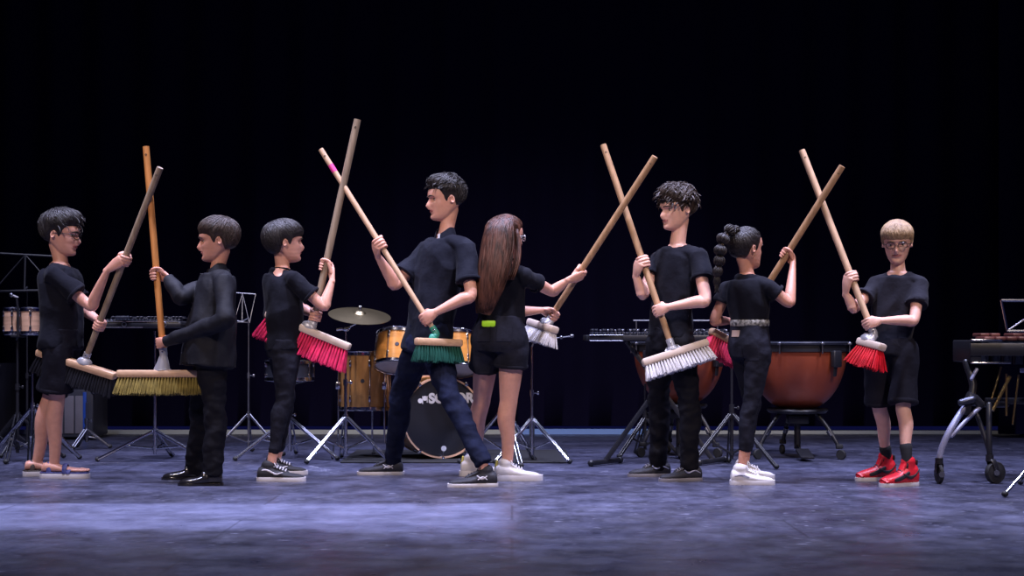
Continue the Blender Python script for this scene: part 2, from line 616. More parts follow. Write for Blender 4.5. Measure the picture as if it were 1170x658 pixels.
FRONT = [(-.50, .20), (-.485, .29), (-.45, .345), (-.40, .358), (-.30, .358), (-.20, .362), (-.10, .368), (0.0, .366), (.035, .375), (.085, .408), (.15, .412), (.25, .385),
         (.33, .335), (.40, .265), (.45, .19), (.485, .10), (.50, .01)]
LIPB = [(-.50, 0), (-.46, .020), (-.42, .026), (-.385, .016), (-.345, -.010), (-.32, -.006), (-.29, .022), (-.268, .016), (-.256, -.004), (-.243, .018), (-.222, .024), (-.195, .004), (-.17, .0), (.5, 0)]
BACK = [(-.50, .08), (-.44, .0), (-.38, -.06), (-.30, -.14), (-.22, -.24), (-.12, -.34), (0, -.415), (.1, -.45), (.2, -.445),
        (.3, -.39), (.38, -.31), (.44, -.215), (.48, -.12), (.50, -.04)]
WIDTH = [(-.50, .07), (-.47, .13), (-.42, .18), (-.35, .225), (-.25, .262), (-.15, .29), (-.05, .31), (.05, .325), (.15, .335),
         (.25, .325), (.33, .285), (.40, .22), (.45, .155), (.485, .085), (.50, .01)]


def head_pt(z, th):
    w, fr, bk = interp(WIDTH, z), interp(FRONT, z), interp(BACK, z)
    yc = -0.03 + max(0, (-0.2 - z)) * 0.5
    if z > 0.44:
        yc = -0.02
    c, s = math.cos(th), math.sin(th)
    e = 2 / 2.25
    cc = math.copysign(abs(c) ** e, c)
    ss = math.copysign(abs(s) ** e, s)
    y = yc + (fr - yc) * cc if c > 0 else yc + (yc - bk) * cc
    x = w * ss
    if c > 0:
        g = lambda a, s_: math.exp(-(a / s_) ** 2)
        ax = abs(x)
        # nose
        if -.24 < z < .08:
            tz = (z + .235) / .30
            prot = .118 * max(0, (1 - abs((z + .135) / .12) ** 1.6)) if z < -.135 else .118 * max(0, 1 - ((z + .135) / .20)) ** 0.95
            wn = .062 if z < -.1 else .062 - .03 * min(1, (z + .1) / .12)
            y += max(prot, 0) * g(x, wn)
        # eye sockets
        y -= .050 * g(ax - .135, .075) * g(z - .0, .05)
        # brow
        y += .012 * g(ax - .13, .09) * g(z - .085, .03)
        # cheeks
        y += .018 * g(ax - .17, .07) * g(z + .12, .08)
        # chin and lips
        y += interp(LIPB, z) * g(x, .10)
    return Vector((x, y, z))


def zhair(y, fringe, nape):
    pts = [(-.5, nape), (-.20, nape), (-.15, -.02), (-.10, .06), (-.02, .05), (.01, -.06), (.07, -.05), (.10, .08), (.20, fringe - .02), (.30, fringe), (.45, fringe)]
    return interp(pts, y)


HEAD_Z = [-.5, -.495, -.48, -.46, -.44] + [-.42 + i * .02 for i in range(41)] + [.40, .42, .44, .46, .475, .487, .495, .5]
HEAD_Z = sorted(set(round(z, 4) for z in HEAD_Z))


def theta(j, n):
    u = j / n
    return 2 * math.pi * u - 0.45 * math.sin(2 * math.pi * u)


def make_head(mb, T, H):
    """T maps head local metres to world"""
    n = 72
    rs = []
    for z in HEAD_Z:
        rs.append([T @ (head_pt(z, theta(j, n)) * H) for j in range(n)])
    mb.rings(rs)
    # ears
    for s in (-1, 1):
        ax = Matrix.Rotation(R(-12) , 3, 'X') @ Matrix.Rotation(R(18 * s), 3, 'Z')
        e = MB()
        e.ball((s * .325, -.085, -.03), .022, .050, .085, ax, n=10)
        cc = Vector((s * .345, -.09, -.02))
        ring = []
        for i in range(9):
            a = R(-150 + i * 37)
            v = Vector((s * .012, .048 * math.cos(a) * -1 + .0, .082 * math.sin(a)))
            ring.append(cc + Matrix.Rotation(R(-12), 3, 'X') @ v)
        e.sweep(ring, [.014] * 9, n=8, k=2)
        mb.add([T @ (Vector(v) * H) for v in e.v], e.f)


def hair_pt(z, th, o):
    p = head_pt(z, th)
    zl = zhair(p.y, o['fringe'], o['nape'])
    t = (p.z - zl) / o.get('ramp', 0.10)
    t = max(-1, min(1, t))
    top = max(0, min(1, (p.z - .12) / .3))
    front = max(0, min(1, (p.y - .1) / .25))
    back = max(0, min(1, (-p.y - .05) / .3))
    th_ = o['side'] * (1 - top) + o['top'] * top + o.get('quiff', 0) * front * top + o.get('back', 0) * back * (1 - top * .3)
    az = math.atan2(p.x, p.y + .12)
    rr = (Vector((p.x, p.y + .1, 0))).length
    nz = noise.noise(Vector((az * 5 + o['seed'], rr * 3, p.z * 1.2))) * .5 + noise.noise(Vector((az * 13 + o['seed'], rr * 4, p.z * 2))) * .3
    c = Vector((0, -.03, .02))
    d = (p - c).normalized()
    amt = (th_ * (1 + nz * o.get('rough', .35))) * math.sin(max(0, t) * math.pi / 2) if t > 0 else t * .05
    if t > 0:
        amt = max(amt, .004)
    return p + d * amt


def make_hair(parent, T, H, o, m):
    n = 96
    mb = MB()
    rs = []
    loc = []
    for z in HEAD_Z:
        row = [hair_pt(z, theta(j, n), o) for j in range(n)]
        loc += row
        rs.append([T @ (p * H) for p in row])
    mb.rings(rs)
    arr = np.array([list(p - Vector((0, -.03, .02))) for p in loc])
    nr = arr / np.linalg.norm(arr, axis=1)[:, None]
    c = Vector((0, -.03, .02))

    def surf(d, off):
        i = int(np.argmax(nr @ np.array(list(d.normalized()))))
        return c + Vector(arr[i]) + d.normalized() * off
    rnd = random.Random(o['seed'])
    wh = Vector((0, -.40, .92)).normalized()
    k = int(o.get('locks', 120) * 3.4)
    for i in range(k):
        az = 2 * math.pi * (i + rnd.random()) / k
        # direction target at hairline
        s_, c_ = math.sin(az), math.cos(az)
        yy = c_
        if yy > 0.25:
            el = o['fringe'] * 1.0 + .0 - rnd.random() * o.get('hang', .05)
        elif yy > -.35:
            el = .10 + rnd.random() * .05
        else:
            el = o['nape'] * (.9 + .1 * rnd.random()) + .03
        rad = .34
        tgt = Vector((s_ * rad, c_ * .40, el)).normalized()
        st = (wh + Vector((rnd.uniform(-.3, .3), rnd.uniform(-.3, .3), 0))).normalized()
        f0 = rnd.random() * .45
        pts, rad_ = [], []
        sweepang = o.get('part', 0) * rnd.uniform(.5, 1)
        for q in range(5):
            f = f0 + (1 - f0) * q / 4
            d = st.slerp(tgt, f)
            d = Matrix.Rotation(sweepang * math.sin(math.pi * f), 3, 'Z') @ d
            lift = o.get('lift', .01) * (math.sin(f * 3.0)) * rnd.uniform(.4, 1.3)
            pts.append(T @ (surf(d, lift) * H))
            rad_.append(((.010, .012, .011, .009, .002)[q] * H * rnd.uniform(.7, 1.4), (.006, .007, .007, .006, .002)[q] * H))
        ctr = T @ (c * H)
        side = [((p - ctr).cross(pts[min(i2 + 1, 4)] - pts[max(i2 - 1, 0)])).normalized() for i2, p in enumerate(pts)]
        mb.sweep(pts, rad_, side=side, n=6, k=3, round_ends=False)
    for cl in o.get('cowlick', []):
        (x, y, z), (dx, dy, dz), ln = cl
        a = surf(Vector((x, y, z)), 0)
        for q in range(7):
            jj = Vector((rnd.uniform(-.04, .04), rnd.uniform(-.03, .03), rnd.uniform(-.02, .02)))
            b = a + Vector((dx, dy, dz)) * ln + jj
            mid = (a + b) / 2 + Vector((0, 0, .02))
            mb.sweep([T @ ((a + jj) * H), T @ (mid * H), T @ (b * H)], [.022 * H, .016 * H, .003 * H], n=6, k=3, round_ends=False)
    tf = o.get('tufts')
    if tf:
        n_, ln, up_, fwd_, r_ = tf[:5]
        zm = tf[5] if len(tf) > 5 else .12
        for i in range(n_):
            while True:
                dv = Vector((rnd.gauss(0, 1), rnd.gauss(0, 1), rnd.gauss(0, 1))).normalized()
                fr_ok = dv.z > max(zm if len(tf) > 5 else -1, .30 if dv.y > .3 else .12 if dv.y > -.3 else -.15)
                if fr_ok:
                    break
            a = surf(dv, -.01)
            out_ = dv
            tg = Vector((rnd.gauss(0, .6), fwd_ + rnd.gauss(0, .5), rnd.gauss(-.1, .4)))
            tg = (tg - out_ * tg.dot(out_)).normalized()
            L_ = ln * rnd.uniform(.6, 1.3)
            sd_ = out_.cross(tg)
            cu = rnd.uniform(-.35, .35)
            p_ = [a, a + tg * L_ * .35 + out_ * L_ * up_ * .55, a + (tg + sd_ * cu).normalized() * L_ * .75 + out_ * L_ * up_ * .75, a + (tg + sd_ * cu * 2).normalized() * L_ + out_ * L_ * up_ * .55]
            rr_ = r_ * rnd.uniform(.7, 1.3)
            mb.sweep([T @ (q * H) for q in p_], [(rr_ * H, rr_ * .6 * H), (rr_ * 1.05 * H, rr_ * .6 * H), (rr_ * .8 * H, rr_ * .5 * H), (.002 * H, .002 * H)], n=6, k=3, round_ends=False)
    h = mb.build('hair', m, parent, auto=0)
    return h, surf


def face_parts(body, T, H, brow_m, specs=None, open_eye=1.0, root=None):
    for s in (-1, 1):
        mb = MB()
        c = Vector((s * .135, .266, -.004))
        fw = Vector((s * .10, 1, -.06)).normalized()
        rx = fw.cross(Vector((0, 0, 1))).normalized()
        up = rx.cross(fw)
        # eyeball whose front is a squashed almond
        mb.ball(T @ (c * H), .066 * H, .040 * H, .028 * H * open_eye, (T.to_3x3()), n=12)
        mb.ball(T @ ((c + fw * .030) * H), .029 * H, .016 * H, .027 * H * open_eye, (T.to_3x3()), n=10, m=1)
        mb.build('eye', [M['eye_white'], M['iris']], body)
        # upper lash line
        b = MB()
        b.sweep([T @ (Vector((s * x, y, z)) * H) for x, y, z in ((.070, .300, .006), (.105, .312, .024), (.140, .308, .030), (.178, .290, .022), (.205, .262, .006))], [.005 * H, .009 * H, .010 * H, .009 * H, .004 * H], n=6, k=3)
        b.build('eyelashes', brow_m, body)
        # brow
        b = MB()
        pts = [Vector((s * x, y, z)) for x, y, z in ((.06, .415, .072), (.12, .410, .090), (.18, .375, .088), (.235, .315, .066))]
        b.sweep([T @ (p * H) for p in pts], [(.012 * H, .010 * H), (.017 * H, .011 * H), (.014 * H, .010 * H), (.005 * H, .006 * H)], side=T.to_3x3() @ Vector((0, 0, 1)), n=8, k=3)
        b.build('eyebrow', brow_m, body)
    l = MB()
    for z, y, r in ((-.238, .375, .013), (-.276, .372, .016)):
        pts = [Vector((x, y - 1.6 * x * x - (.012 if abs(x) > .08 else 0), z + .08 * abs(x) * (-1 if z > -.25 else 1))) for x in (-.115, -.06, 0, .06, .115)]
        l.sweep([T @ (p * H) for p in pts], [.004 * H, r * H, r * H * .95, r * H, .004 * H], n=8, k=3)
    l.build('lips', M['lips'], body)
    if specs:
        g = MB()
        for s in (-1, 1):
            cx = s * .145
            ring = []
            for i in range(16):
                a = 2 * math.pi * i / 16
                x = cx + .105 * math.copysign(abs(math.cos(a)) ** .8, math.cos(a))
                z = -.01 + .075 * math.copysign(abs(math.sin(a)) ** .8, math.sin(a))
                ring.append(Vector((x, .440 - .9 * max(0, abs(x) - .1) ** 1.4, z)))
            ring.append(ring[0])
            g.poly([T @ (p * H) for p in ring], .0085 * H, n=6)
            tmp = [Vector((s * .25, .385, .02)), Vector((s * .325, .25, .02)), Vector((s * .345, .0, .015)), Vector((s * .345, -.10, .0)), Vector((s * .335, -.13, -.05))]
            g.sweep([T @ (p * H) for p in tmp], [.009 * H] * 5, n=6, k=3)
        g.poly([T @ (Vector(p) * H) for p in ((-.045, .44, .0), (0, .452, .012), (.045, .44, .0))], .009 * H, n=6)
        go = g.build('spectacles', specs, root)
        for s in (-1, 1):
            ln = MB()
            ctr = Vector((s * .145, .438, -.01))
            for dy in (0, -.006):
                pass
            rs = []
            for dy, f in ((.003, .98), (-.003, .98)):
                ring = []
                for i in range(16):
                    a = 2 * math.pi * i / 16
                    x = s * .145 + .105 * f * math.copysign(abs(math.cos(a)) ** .8, math.cos(a))
                    z = -.01 + .075 * f * math.copysign(abs(math.sin(a)) ** .8, math.sin(a))
                    ring.append(T @ (Vector((x, .440 + dy - .9 * max(0, abs(x) - .1) ** 1.4, z)) * H))
                rs.append(ring)
            ln.rings(rs)
            ln.build('lens', M['glass'], go)


def hand(mb, grip, axis, fore, right, s, rp, hk=0):
    """closed hand round a pole; axis points to the thumb side; fore = forearm direction; returns wrist"""
    z = axis.normalized()
    d = fore - z * fore.dot(z) * 0.85
    d.normalize()
    dp = (d - z * d.dot(z)).normalized()
    n = z.cross(dp) if right else dp.cross(z)

    def L(x, y, zz):
        return grip + dp * x + n * y + z * zz
    lean = fore.dot(z) * .5
    q = rp + .012 * s
    wr = L(-.066 * s, -(rp + .016 * s), -.066 * s * lean / max(.3, abs(dp.dot(fore.normalized()))) if abs(lean) > .02 else 0)
    # palm
    kn = L(.004 * s, -(rp + .014 * s), 0)
    mid = (wr * .45 + kn * .55) - n * .003 * s
    mb.sweep([wr - (kn - wr) * .15, wr, mid, kn], [(.021 * s, .017 * s), (.024 * s, .017 * s), (.037 * s, .0165 * s), (.038 * s, .013 * s)], side=z, n=16, k=4)
    # thenar
    mb.sweep([L(-.052 * s, -(rp + .004 * s), .014 * s) + (wr - L(-.066 * s, -(rp + .016 * s), 0)) * .6, L(-.030 * s, -.004, .024 * s), L(-.016 * s, .004, .028 * s)], [.011 * s, .0155 * s, .012 * s], n=10, k=3)
    # fingers
    for i, (zo, ln, r) in enumerate(((.0285, .97, .0082), (.0098, 1.06, .0084), (-.0088, 1.0, .0080), (-.0265, .84, .0070))):
        r *= s
        zo *= s
        sp = zo * 1.02
        pts = [L(-.006 * s, -(rp + .015 * s), zo * .95), L(.010 * s * ln + 0.3 * rp, -(rp + .014 * s) + .001, sp),
               L((rp + .016 * s) * ln, -.002 * s, sp - .001), L((rp + .011 * s) * ln, rp * .75 + .006 * s, sp - .0015 * s),
               L(.002 * s, rp + .0105 * s, sp - .002 * s), L(-.013 * s * ln, rp * .8 + .0075 * s, sp - .003 * s)]
        mb.sweep(pts, [r * 1.08, r * 1.12, r * 1.1, r, r * .97, r * .84], n=10, k=3)
    # thumb
    mb.sweep([L(-.040 * s, -.006 * s - rp * .4, .022 * s), L(-.024 * s - .3 * rp, .002 * s, .038 * s), L(-.014 * s, rp + .004 * s, .043 * s), L(.008 * s, rp + .0125 * s, .036 * s), L(.019 * s, rp * .7 + .010 * s, .030 * s)],
             [.0115 * s, .0112 * s, .0100 * s, .0092 * s, .0075 * s], n=10, k=3)
    return wr


def solve_depth(A, px, py, L, sgn):
    """point seen at px,py at distance L from A, in front (sgn -1) or behind (+1)"""
    if sgn == 0:
        return P(px, py, A.y)
    best = None
    for i in range(0, 90):
        Y = A.y + sgn * i * 0.005
        q = P(px, py, Y)
        e = abs((q - A).length - L)
        if best is None or e < best[0]:
            best = (e, q)
    return best[1]


def fold(amp, sc, seed=0.0, st=(1, 1, 1)):
    def f(p, n):
        q = Vector((p.x * sc * st[0] + seed, p.y * sc * st[1], p.z * sc * st[2]))
        a = noise.noise(q)
        b = noise.noise(q * 2.3 + Vector((3.1, 1.7, seed)))
        c = 1 - abs(noise.noise(q * 0.8 + Vector((9.1, seed, 2.2)))) * 2
        return amp * (0.8 * a + 0.5 * b + 0.9 * (c - .55))
    return f


def shoe_shape(mb, A, fw, L, w, h0, h1, low=0.0, toe_h=.045):
    """closed last-like shape; A = floor point under the ankle, fw = forward"""
    s = Vector((-fw.y, fw.x, 0))
    st = [(-.27, .62, .55), (-.25, .80, .90), (-.18, .90, 1.0), (-.08, .86, 1.0), (.04, .82, .93), (.16, .88, .72), (.30, .99, .56), (.44, 1.0, .48), (.56, .93, .42), (.65, .75, .36), (.71, .48, .27), (.735, .2, .18)]
    rs = []
    for x, ww, hh in st:
        ring = []
        hw = w * ww / 2
        top = low + (h0 - low) * hh
        for j in range(20):
            a = 2 * math.pi * j / 20
            c, d = math.cos(a), math.sin(a)
            yy = hw * math.copysign(abs(c) ** .75, c)
            zz = low + (top - low) * (0.5 + 0.5 * math.copysign(abs(d) ** .75, d))
            if d > 0:
                yy *= 1 - .35 * d * d
            ring.append(A + fw * (x * L) + s * yy + Vector((0, 0, zz)))
        rs.append(ring)
    mb.rings(rs)


def flat_sole(mb, A, fw, L, w, z0, z1, grow=1.0):
    s = Vector((-fw.y, fw.x, 0))
    out = [(-.29, .35), (-.27, .62), (-.20, .88), (-.08, .86), (.06, .80), (.2, .88), (.34, 1.0), (.48, 1.0), (.60, .90), (.69, .68), (.745, .38), (.76, .1)]
    rs = []
    for z, g in ((z0, .97), (z0 + (z1 - z0) * .3, 1.0), (z1 - (z1 - z0) * .2, 1.0), (z1, .97)):
        ring = [A + fw * (x * L * grow * (1 if z0 == z else 1)) + s * (ww * w / 2 * grow * g) + Vector((0, 0, z)) for x, ww in out]
        ring += [A + fw * (x * L * grow) - s * (ww * w / 2 * grow * g) + Vector((0, 0, z)) for x, ww in out[::-1]]
        rs.append(ring)
    mb.rings(rs)


def shoe(root, style, A, yaw, L, side_sign):
    """A = floor point under the ankle joint"""
    fw = Vector((math.cos(R(yaw)), math.sin(R(yaw)), 0))
    s = Vector((-fw.y, fw.x, 0))
    w = L * .37
    cam_side = 1 if s.y < 0 else -1

    def at(x, y, z):
        return A + fw * (x * L) + s * y + Vector((0, 0, z))

    def laces(par, m, x0=.08, x1=.34, n=5, z0=.088, z1=.062, ww=.022):
        mb = MB()
        for i in range(n):
            f = i / (n - 1)
            x = x0 + (x1 - x0) * f
            z = z0 + (z1 - z0) * f
            mb.sweep([at(x, -ww, z - .008), at(x + .005, 0, z + .003), at(x, ww, z - .008)], [.003] * 3, n=6, k=3)
            mb.sweep([at(x, -ww, z - .008), at(x + .03, ww, z - .012)], [.0025] * 2, n=6, k=3)
        for q in (-1, 1):
            mb.sweep([at(x0, 0, z0 + .004), at(x0 - .0, q * .022, z0 + .014), at(x0 + .05, q * .030, z0 - .006)], [.0026] * 3, n=6, k=3)
        mb.build('laces', m, par)

    def stripe(par, pts, r, m, name='side_stripe'):
        for q in (-1, 1):
            mb = MB()
            mb.sweep([at(x, q * (y + .001), z) for x, y, z in pts], [(rr, .004) for rr in r], side=Vector((0, 0, 1)), n=8, k=4)
            mb.build(name, m, par)

    if style == 'sandal':
        mb = MB()
        flat_sole(mb, A, fw, L, w, 0, .028, 1.03)
        o = mb.build('sandal', M['shoe_sole_white'], root)
        fb = MB()
        flat_sole(fb, A, fw, L, w, .028, .036, 1.0)
        fb.build('footbed', M['strap_blue'] if side_sign > 0 else M['strap_brown'], o)
        m = M['strap_blue'] if side_sign > 0 else M['strap_brown']
        for x, z, ww, tilt in ((.42, .058, .055, .05), (.25, .082, .052, -.04), (-.10, .090, .040, -.03)):
            b = MB()
            pts = []
            for i in range(9):
                a = math.pi * i / 8
                pts.append(at(x + tilt * math.cos(a), math.cos(a) * ww * .92, .030 + (z - .030) * math.sin(a) ** .8))
            b.sweep(pts, [(.014, .004)] * 9, side=fw, n=8, k=2)
            b.build('strap', m, o)
        return o
    hgt = {'hightop': .125, 'chunky': .095}.get(style, .085)
    body_m = {'dress': M['shoe_leather'], 'skate': M['shoe_black'], 'runner': M['shoe_dark'], 'grey_runner': M['shoe_dark'], 'chunky': M['shoe_white'], 'white': M['shoe_white'], 'hightop': M['shoe_red']}[style]
    sole_h = {'dress': .014, 'skate': .024, 'runner': .019, 'grey_runner': .018, 'chunky': .032, 'white': .026, 'hightop': .021}[style]
    mb = MB()
    shoe_shape(mb, A, fw, L, w, hgt, hgt, low=sole_h * .5)
    top = {'hightop': .135, 'chunky': .10, 'dress': .085}.get(style, .09)
    mb.sweep([at(-.02, 0, .05), at(-.035, 0, top * .8), at(-.04, 0, top)], [(.044, .036), (.042, .034), (.043, .036)], side=fw, n=16, k=3)
    if style in ('skate', 'runner', 'chunky', 'white', 'hightop', 'grey_runner'):
        mb.sweep([at(.36, 0, .052), at(.22, 0, .068), at(.08, 0, top - .004), at(.03, 0, top + .012)], [(.022, .009), (.024, .009), (.024, .008), (.022, .006)], side=s, n=12, k=3)
    o = remeshed(mb, 'shoe', .0045, body_m, root, 2)
    sl = MB()
    flat_sole(sl, A, fw, L, w, 0, sole_h, 1.01 if style != 'chunky' else 1.04)
    sm = M['shoe_leather'] if style == 'dress' else M['case_grey'] if style == 'grey_runner' else M['shoe_sole_white']
    sl.build('sole', sm, o, auto=50)
    if style == 'dress':
        b = MB()
        for x, z, ww in ((.12, .080, .037), ):
            b.sweep([at(x, -ww - .004, .035), at(x + .01, -ww * .8, z - .012), at(x + .01, 0, z), at(x + .01, ww * .8, z - .012), at(x, ww + .004, .035)], [(.016, .004)] * 5, side=fw, n=8, k=4)
        b.build('strap', M['shoe_leather'], o)
    elif style == 'skate':
        laces(o, M['lace_white'], .10, .34, 5, .090, .066)
        stripe(o, [(-.22, .034, .055), (-.08, .037, .066), (.06, .037, .052), (.16, .041, .042), (.30, .047, .052)], [.004, .005, .0055, .005, .003], M['lace_white'])
    elif style == 'runner':
        laces(o, M['lace_black'], .08, .32, 5, .090, .066)
        stripe(o, [(-.04, .038, .058), (.03, .038, .046), (.10, .041, .046), (.17, .042, .062)], [.003, .005, .005, .003], M['lace_white'])
        stripe(o, [(-.04, .039, .040), (.05, .039, .054), (.15, .043, .040)], [.003, .004, .003], M['lace_white'])
    elif style == 'grey_runner':
        laces(o, M['case_grey'], .08, .32, 5, .090, .066)
        stripe(o, [(-.20, .037, .046), (-.06, .039, .060), (.10, .041, .048), (.20, .043, .064)], [.003, .004, .005, .003], M['grey_frame'])
    elif style in ('chunky', 'white'):
        laces(o, M['shoe_white'], .08, .32, 5, .100 if style == 'chunky' else .090, .072)
        if style == 'chunky':
            b = MB()
            b.sweep([at(-.245, 0, .055), at(-.235, 0, .085), at(-.215, 0, .112)], [(.020, .008), (.020, .007), (.014, .006)], side=s, n=10, k=3)
            b.build('heel_tab', M['yellow'], o)
        else:
            stripe(o, [(-.18, .037, .050), (-.02, .039, .056), (.14, .043, .044)], [.004, .004, .003], M['case_grey'])
    elif style == 'hightop':
        laces(o, M['lace_black'], .04, .32, 6, .118, .066)
        stripe(o, [(-.24, .035, .090), (-.12, .037, .060), (.02, .040, .050), (.16, .044, .060), (.24, .043, .072)], [.003, .006, .009, .006, .002], M['shoe_black'])
        for nm, xs, r0 in (('heel_panel', [(-.255, 0, .050), (-.245, 0, .078)], (.030, .009)), ('ankle_collar', [(-.235, 0, .118), (-.23, 0, .140)], (.026, .007))):
            b = MB()
            b.sweep([at(*q) for q in xs], [r0, r0], side=s, n=10, k=2)
            b.build(nm, M['shoe_black'], o)
        b = MB()
        b.sweep([at(.60, -w * .36, .030), at(.645, 0, .044), at(.60, w * .36, .030)], [(.022, .006)] * 3, side=fw, n=8, k=4)
        b.build('toe_cap', M['shoe_red'], o)
        for q in (-1, 1):
            b = MB()
            b.sweep([at(.06, q * .040, .075), at(.20, q * .043, .058), at(.34, q * .046, .046), at(.48, q * .046, .038)], [(.010, .005), (.012, .005), (.012, .005), (.009, .004)], side=Vector((0, 0, 1)), n=8, k=4)
            b.build('side_panel', M['shoe_black'], o)
    return o


def person(d):
    Y0 = d['Y']
    H = d['H']
    neck = P(*d['neck'], Y0)            # base of the neck, front and back middle
    pel = P(*d['pelvis'], Y0 + d.get('pelvis_dy', 0))
    ty, hy = R(d['yaw']), R(d['hip_yaw'])
    fwT = Vector((math.cos(ty), math.sin(ty), 0))
    fwH = Vector((math.cos(hy), math.sin(hy), 0))
    rtT = Vector((math.sin(ty), -math.cos(ty), 0))
    rtH = Vector((math.sin(hy), -math.cos(hy), 0))
    s = d['s']                           # body scale against an adult of 1.70 m
    sw = d['sw']                         # half shoulder width to the joint
    root = thing('person', (pel.x, pel.y, 0), d['label'], 'person')
    b = MB()
    # ---- head
    hc = P(*d['head'], Y0 + d.get('head_dy', 0))
    yw, pt, rl = d['head_yaw'], d.get('pitch', 0), d.get('roll', 0)
    RM = Matrix.Rotation(R(yw - 90), 4, 'Z') @ Matrix.Rotation(R(pt), 4, 'X') @ Matrix.Rotation(R(rl), 4, 'Y')
    T = Matrix.Translation(hc) @ RM
    make_head(b, T, H)
    # ---- neck and torso
    nb = T @ (Vector((0, -.12, -.22)) * H)
    spine = lambda t: neck.lerp(pel, t)

    def fr(t):
        a = fwT.lerp(fwH, min(1, max(0, t)))
        return a.normalized()

    def rt(t):
        a = rtT.lerp(rtH, min(1, max(0, t)))
        return a.normalized()
    nr = .0465 * s * d.get('neckf', 1)
    b.sweep([nb, nb.lerp(neck, .5), neck + Vector((0, 0, -.01)), neck + Vector((0, 0, -.07))], [(nr, nr * 1.05), (nr * .96, nr), (nr * 1.05, nr * .95), (nr * 1.0, nr * .55)], side=rtT, n=18, k=5)
    for sg in (1, -1):
        b.sweep([nb.lerp(neck, .35), neck + rtT * (sg * nr * .55) + Vector((0, 0, -.012)), neck + rtT * (sg * nr * 1.35) + Vector((0, 0, -.036)), neck + rtT * (sg * sw * .6) + Vector((0, 0, -.075 * s))], [nr * .7, (nr * .72, nr * .62), (nr * .62, nr * .42), (.016 * s, .012 * s)], side=fwT, n=14, k=4)
    tor = d['torso']                     # list of (t, half width, half depth, forward shift)
    ins = .022
    tb_ = [q for q in tor if .04 < q[0] < .99]
    shr = lambda t: 1.0 if t < .7 else .82
    b.sweep([spine(t) + fr(t) * f for t, w, dd, f in tb_], [(max(w - ins, .02) * shr(t), max(dd - ins, .02) * shr(t)) for t, w, dd, f in tb_], side=[rt(t) for t, w, dd, f in tb_], n=28, k=4, sup=2.3)
    sh = {}
    for q, sg in (('R', 1), ('L', -1)):
        sh[q] = neck + rtT * (sg * sw) + Vector((0, 0, -d.get('sdrop', .085) * s)) + fwT * d.get('sfwd', 0)
        o = d.get('sh_off_' + q)
        if o:
            sh[q] += Vector(o)
    # ---- arms
    arms = {}
    for q, sg in (('R', 1), ('L', -1)):
        a = d['arm_' + q]
        br = BROOMS[d['broom']]
        gp = pole_point(br, a['grip'])
        S = sh[q]
        E = solve_depth(S, a['elbow'][0], a['elbow'][1], .285 * s * d.get('armf', 1), a['elbow'][2])
        ax = (br['top'] - br['bot']).normalized() * a.get('thumb', 1)
        fore = (gp - E).normalized()
        hs = d.get('hand', .95) * s
        wr = hand(b, gp, ax, fore, q == 'R', hs, br['r'])
        k_ = s * d.get('limb', 1)
        ca = .82 if d['sleeve'] > 1.2 else 1.0
        b.sweep([S, S.lerp(E, .2), S.lerp(E, .55), E, E.lerp(wr, .22), E.lerp(wr, .6), wr],
                [(.028 * k_, .028 * k_), (.034 * k_, .035 * k_), (.037 * k_, .039 * k_), (.033 * k_ * ca, .034 * k_ * ca), (.036 * k_ * ca, .036 * k_ * ca), (.028 * k_ * ca, .029 * k_ * ca), (.0215 * hs, .019 * hs)],
                n=18, k=5)
        arms[q] = (S, E, wr, fore)
    # ---- legs
    legs = {}
    for q, sg in (('R', 1), ('L', -1)):
        g = d['leg_' + q]
        hip = pel + rtH * (sg * d.get('hipw', .085 * s)) + Vector((0, 0, -.04 * s))
        Yf = YF(g['sole'])
        ank = P(g['ankle'][0], g['ankle'][1], Yf)
        A = Vector((ank.x, ank.y, 0))
        A2 = P(g.get('foot_x', g['ankle'][0]), g['sole'], Yf)
        A2.z = 0
        kn = P(g['knee'][0], g['knee'][1], hip.y * .5 + Yf * .5 + g.get('kdy', 0))
        fw = Vector((math.cos(R(g['yaw'])), math.sin(R(g['yaw'])), 0))
        kl = s * d.get('leglimb', 1)
        cv = .80 if d['legwear']['kind'] == 'long' else 1.0
        hip_up = pel + rtH * (sg * d.get('hipw', .085 * s) * .8) + Vector((0, 0, .02))
        back = -fw
        calf = kn.lerp(ank, .30) + back * .012
        A2z = Vector((A2.x, A2.y, ank.z))
        b.sweep([hip_up, hip, hip.lerp(kn, .4), kn.lerp(hip, .12), kn, calf, kn.lerp(ank, .65), ank, A2 + Vector((0, 0, .05))],
                [(.055 * kl, .060 * kl), (.062 * kl, .066 * kl), (.062 * kl * cv, .069 * kl * cv), (.049 * kl * cv, .052 * kl * cv), (.047 * kl * cv, .050 * kl * cv), (.046 * kl * cv, .053 * kl * cv), (.036 * kl * cv, .040 * kl * cv), (.027 * kl, .031 * kl), (.024 * kl, .026 * kl)],
                side=[rtH, rtH, rtH, rtH, rtH, rtH, rtH, Vector((fw.y, -fw.x, 0)), Vector((fw.y, -fw.x, 0))], n=20, k=4)
        L = g.get('L', .26 * s)
        # foot
        base = Vector((0, 0, .036 if d['shoe'] == 'sandal' else .02))
        if d['shoe'] == 'sandal':
            shoe_shape(b, A2 + base, fw, L * .93, L * .31, .055, .055)
        else:
            shoe_shape(b, A2 + base, fw, L * .78, L * .22, .040, .040)
        if d['shoe'] == 'sandal':
            sd = Vector((-fw.y, fw.x, 0))
            for i, (yy, rr, xl) in enumerate(((-.024, .011, .72), (-.009, .008, .73), (.004, .0075, .71), (.016, .007, .68), (.027, .0065, .64))):
                yy *= (1 if q == 'L' else -1)
                b.sweep([A2 + base + fw * (.56 * L) + sd * yy + Vector((0, 0, .014)), A2 + base + fw * (xl * L) + sd * yy * 1.05 + Vector((0, 0, .009))], [rr, rr * .9], n=8, k=2)
        legs[q] = (hip, kn, ank, A2, fw, L)
    body = remeshed(b, 'body', .0034, d['skin'], root, 2)
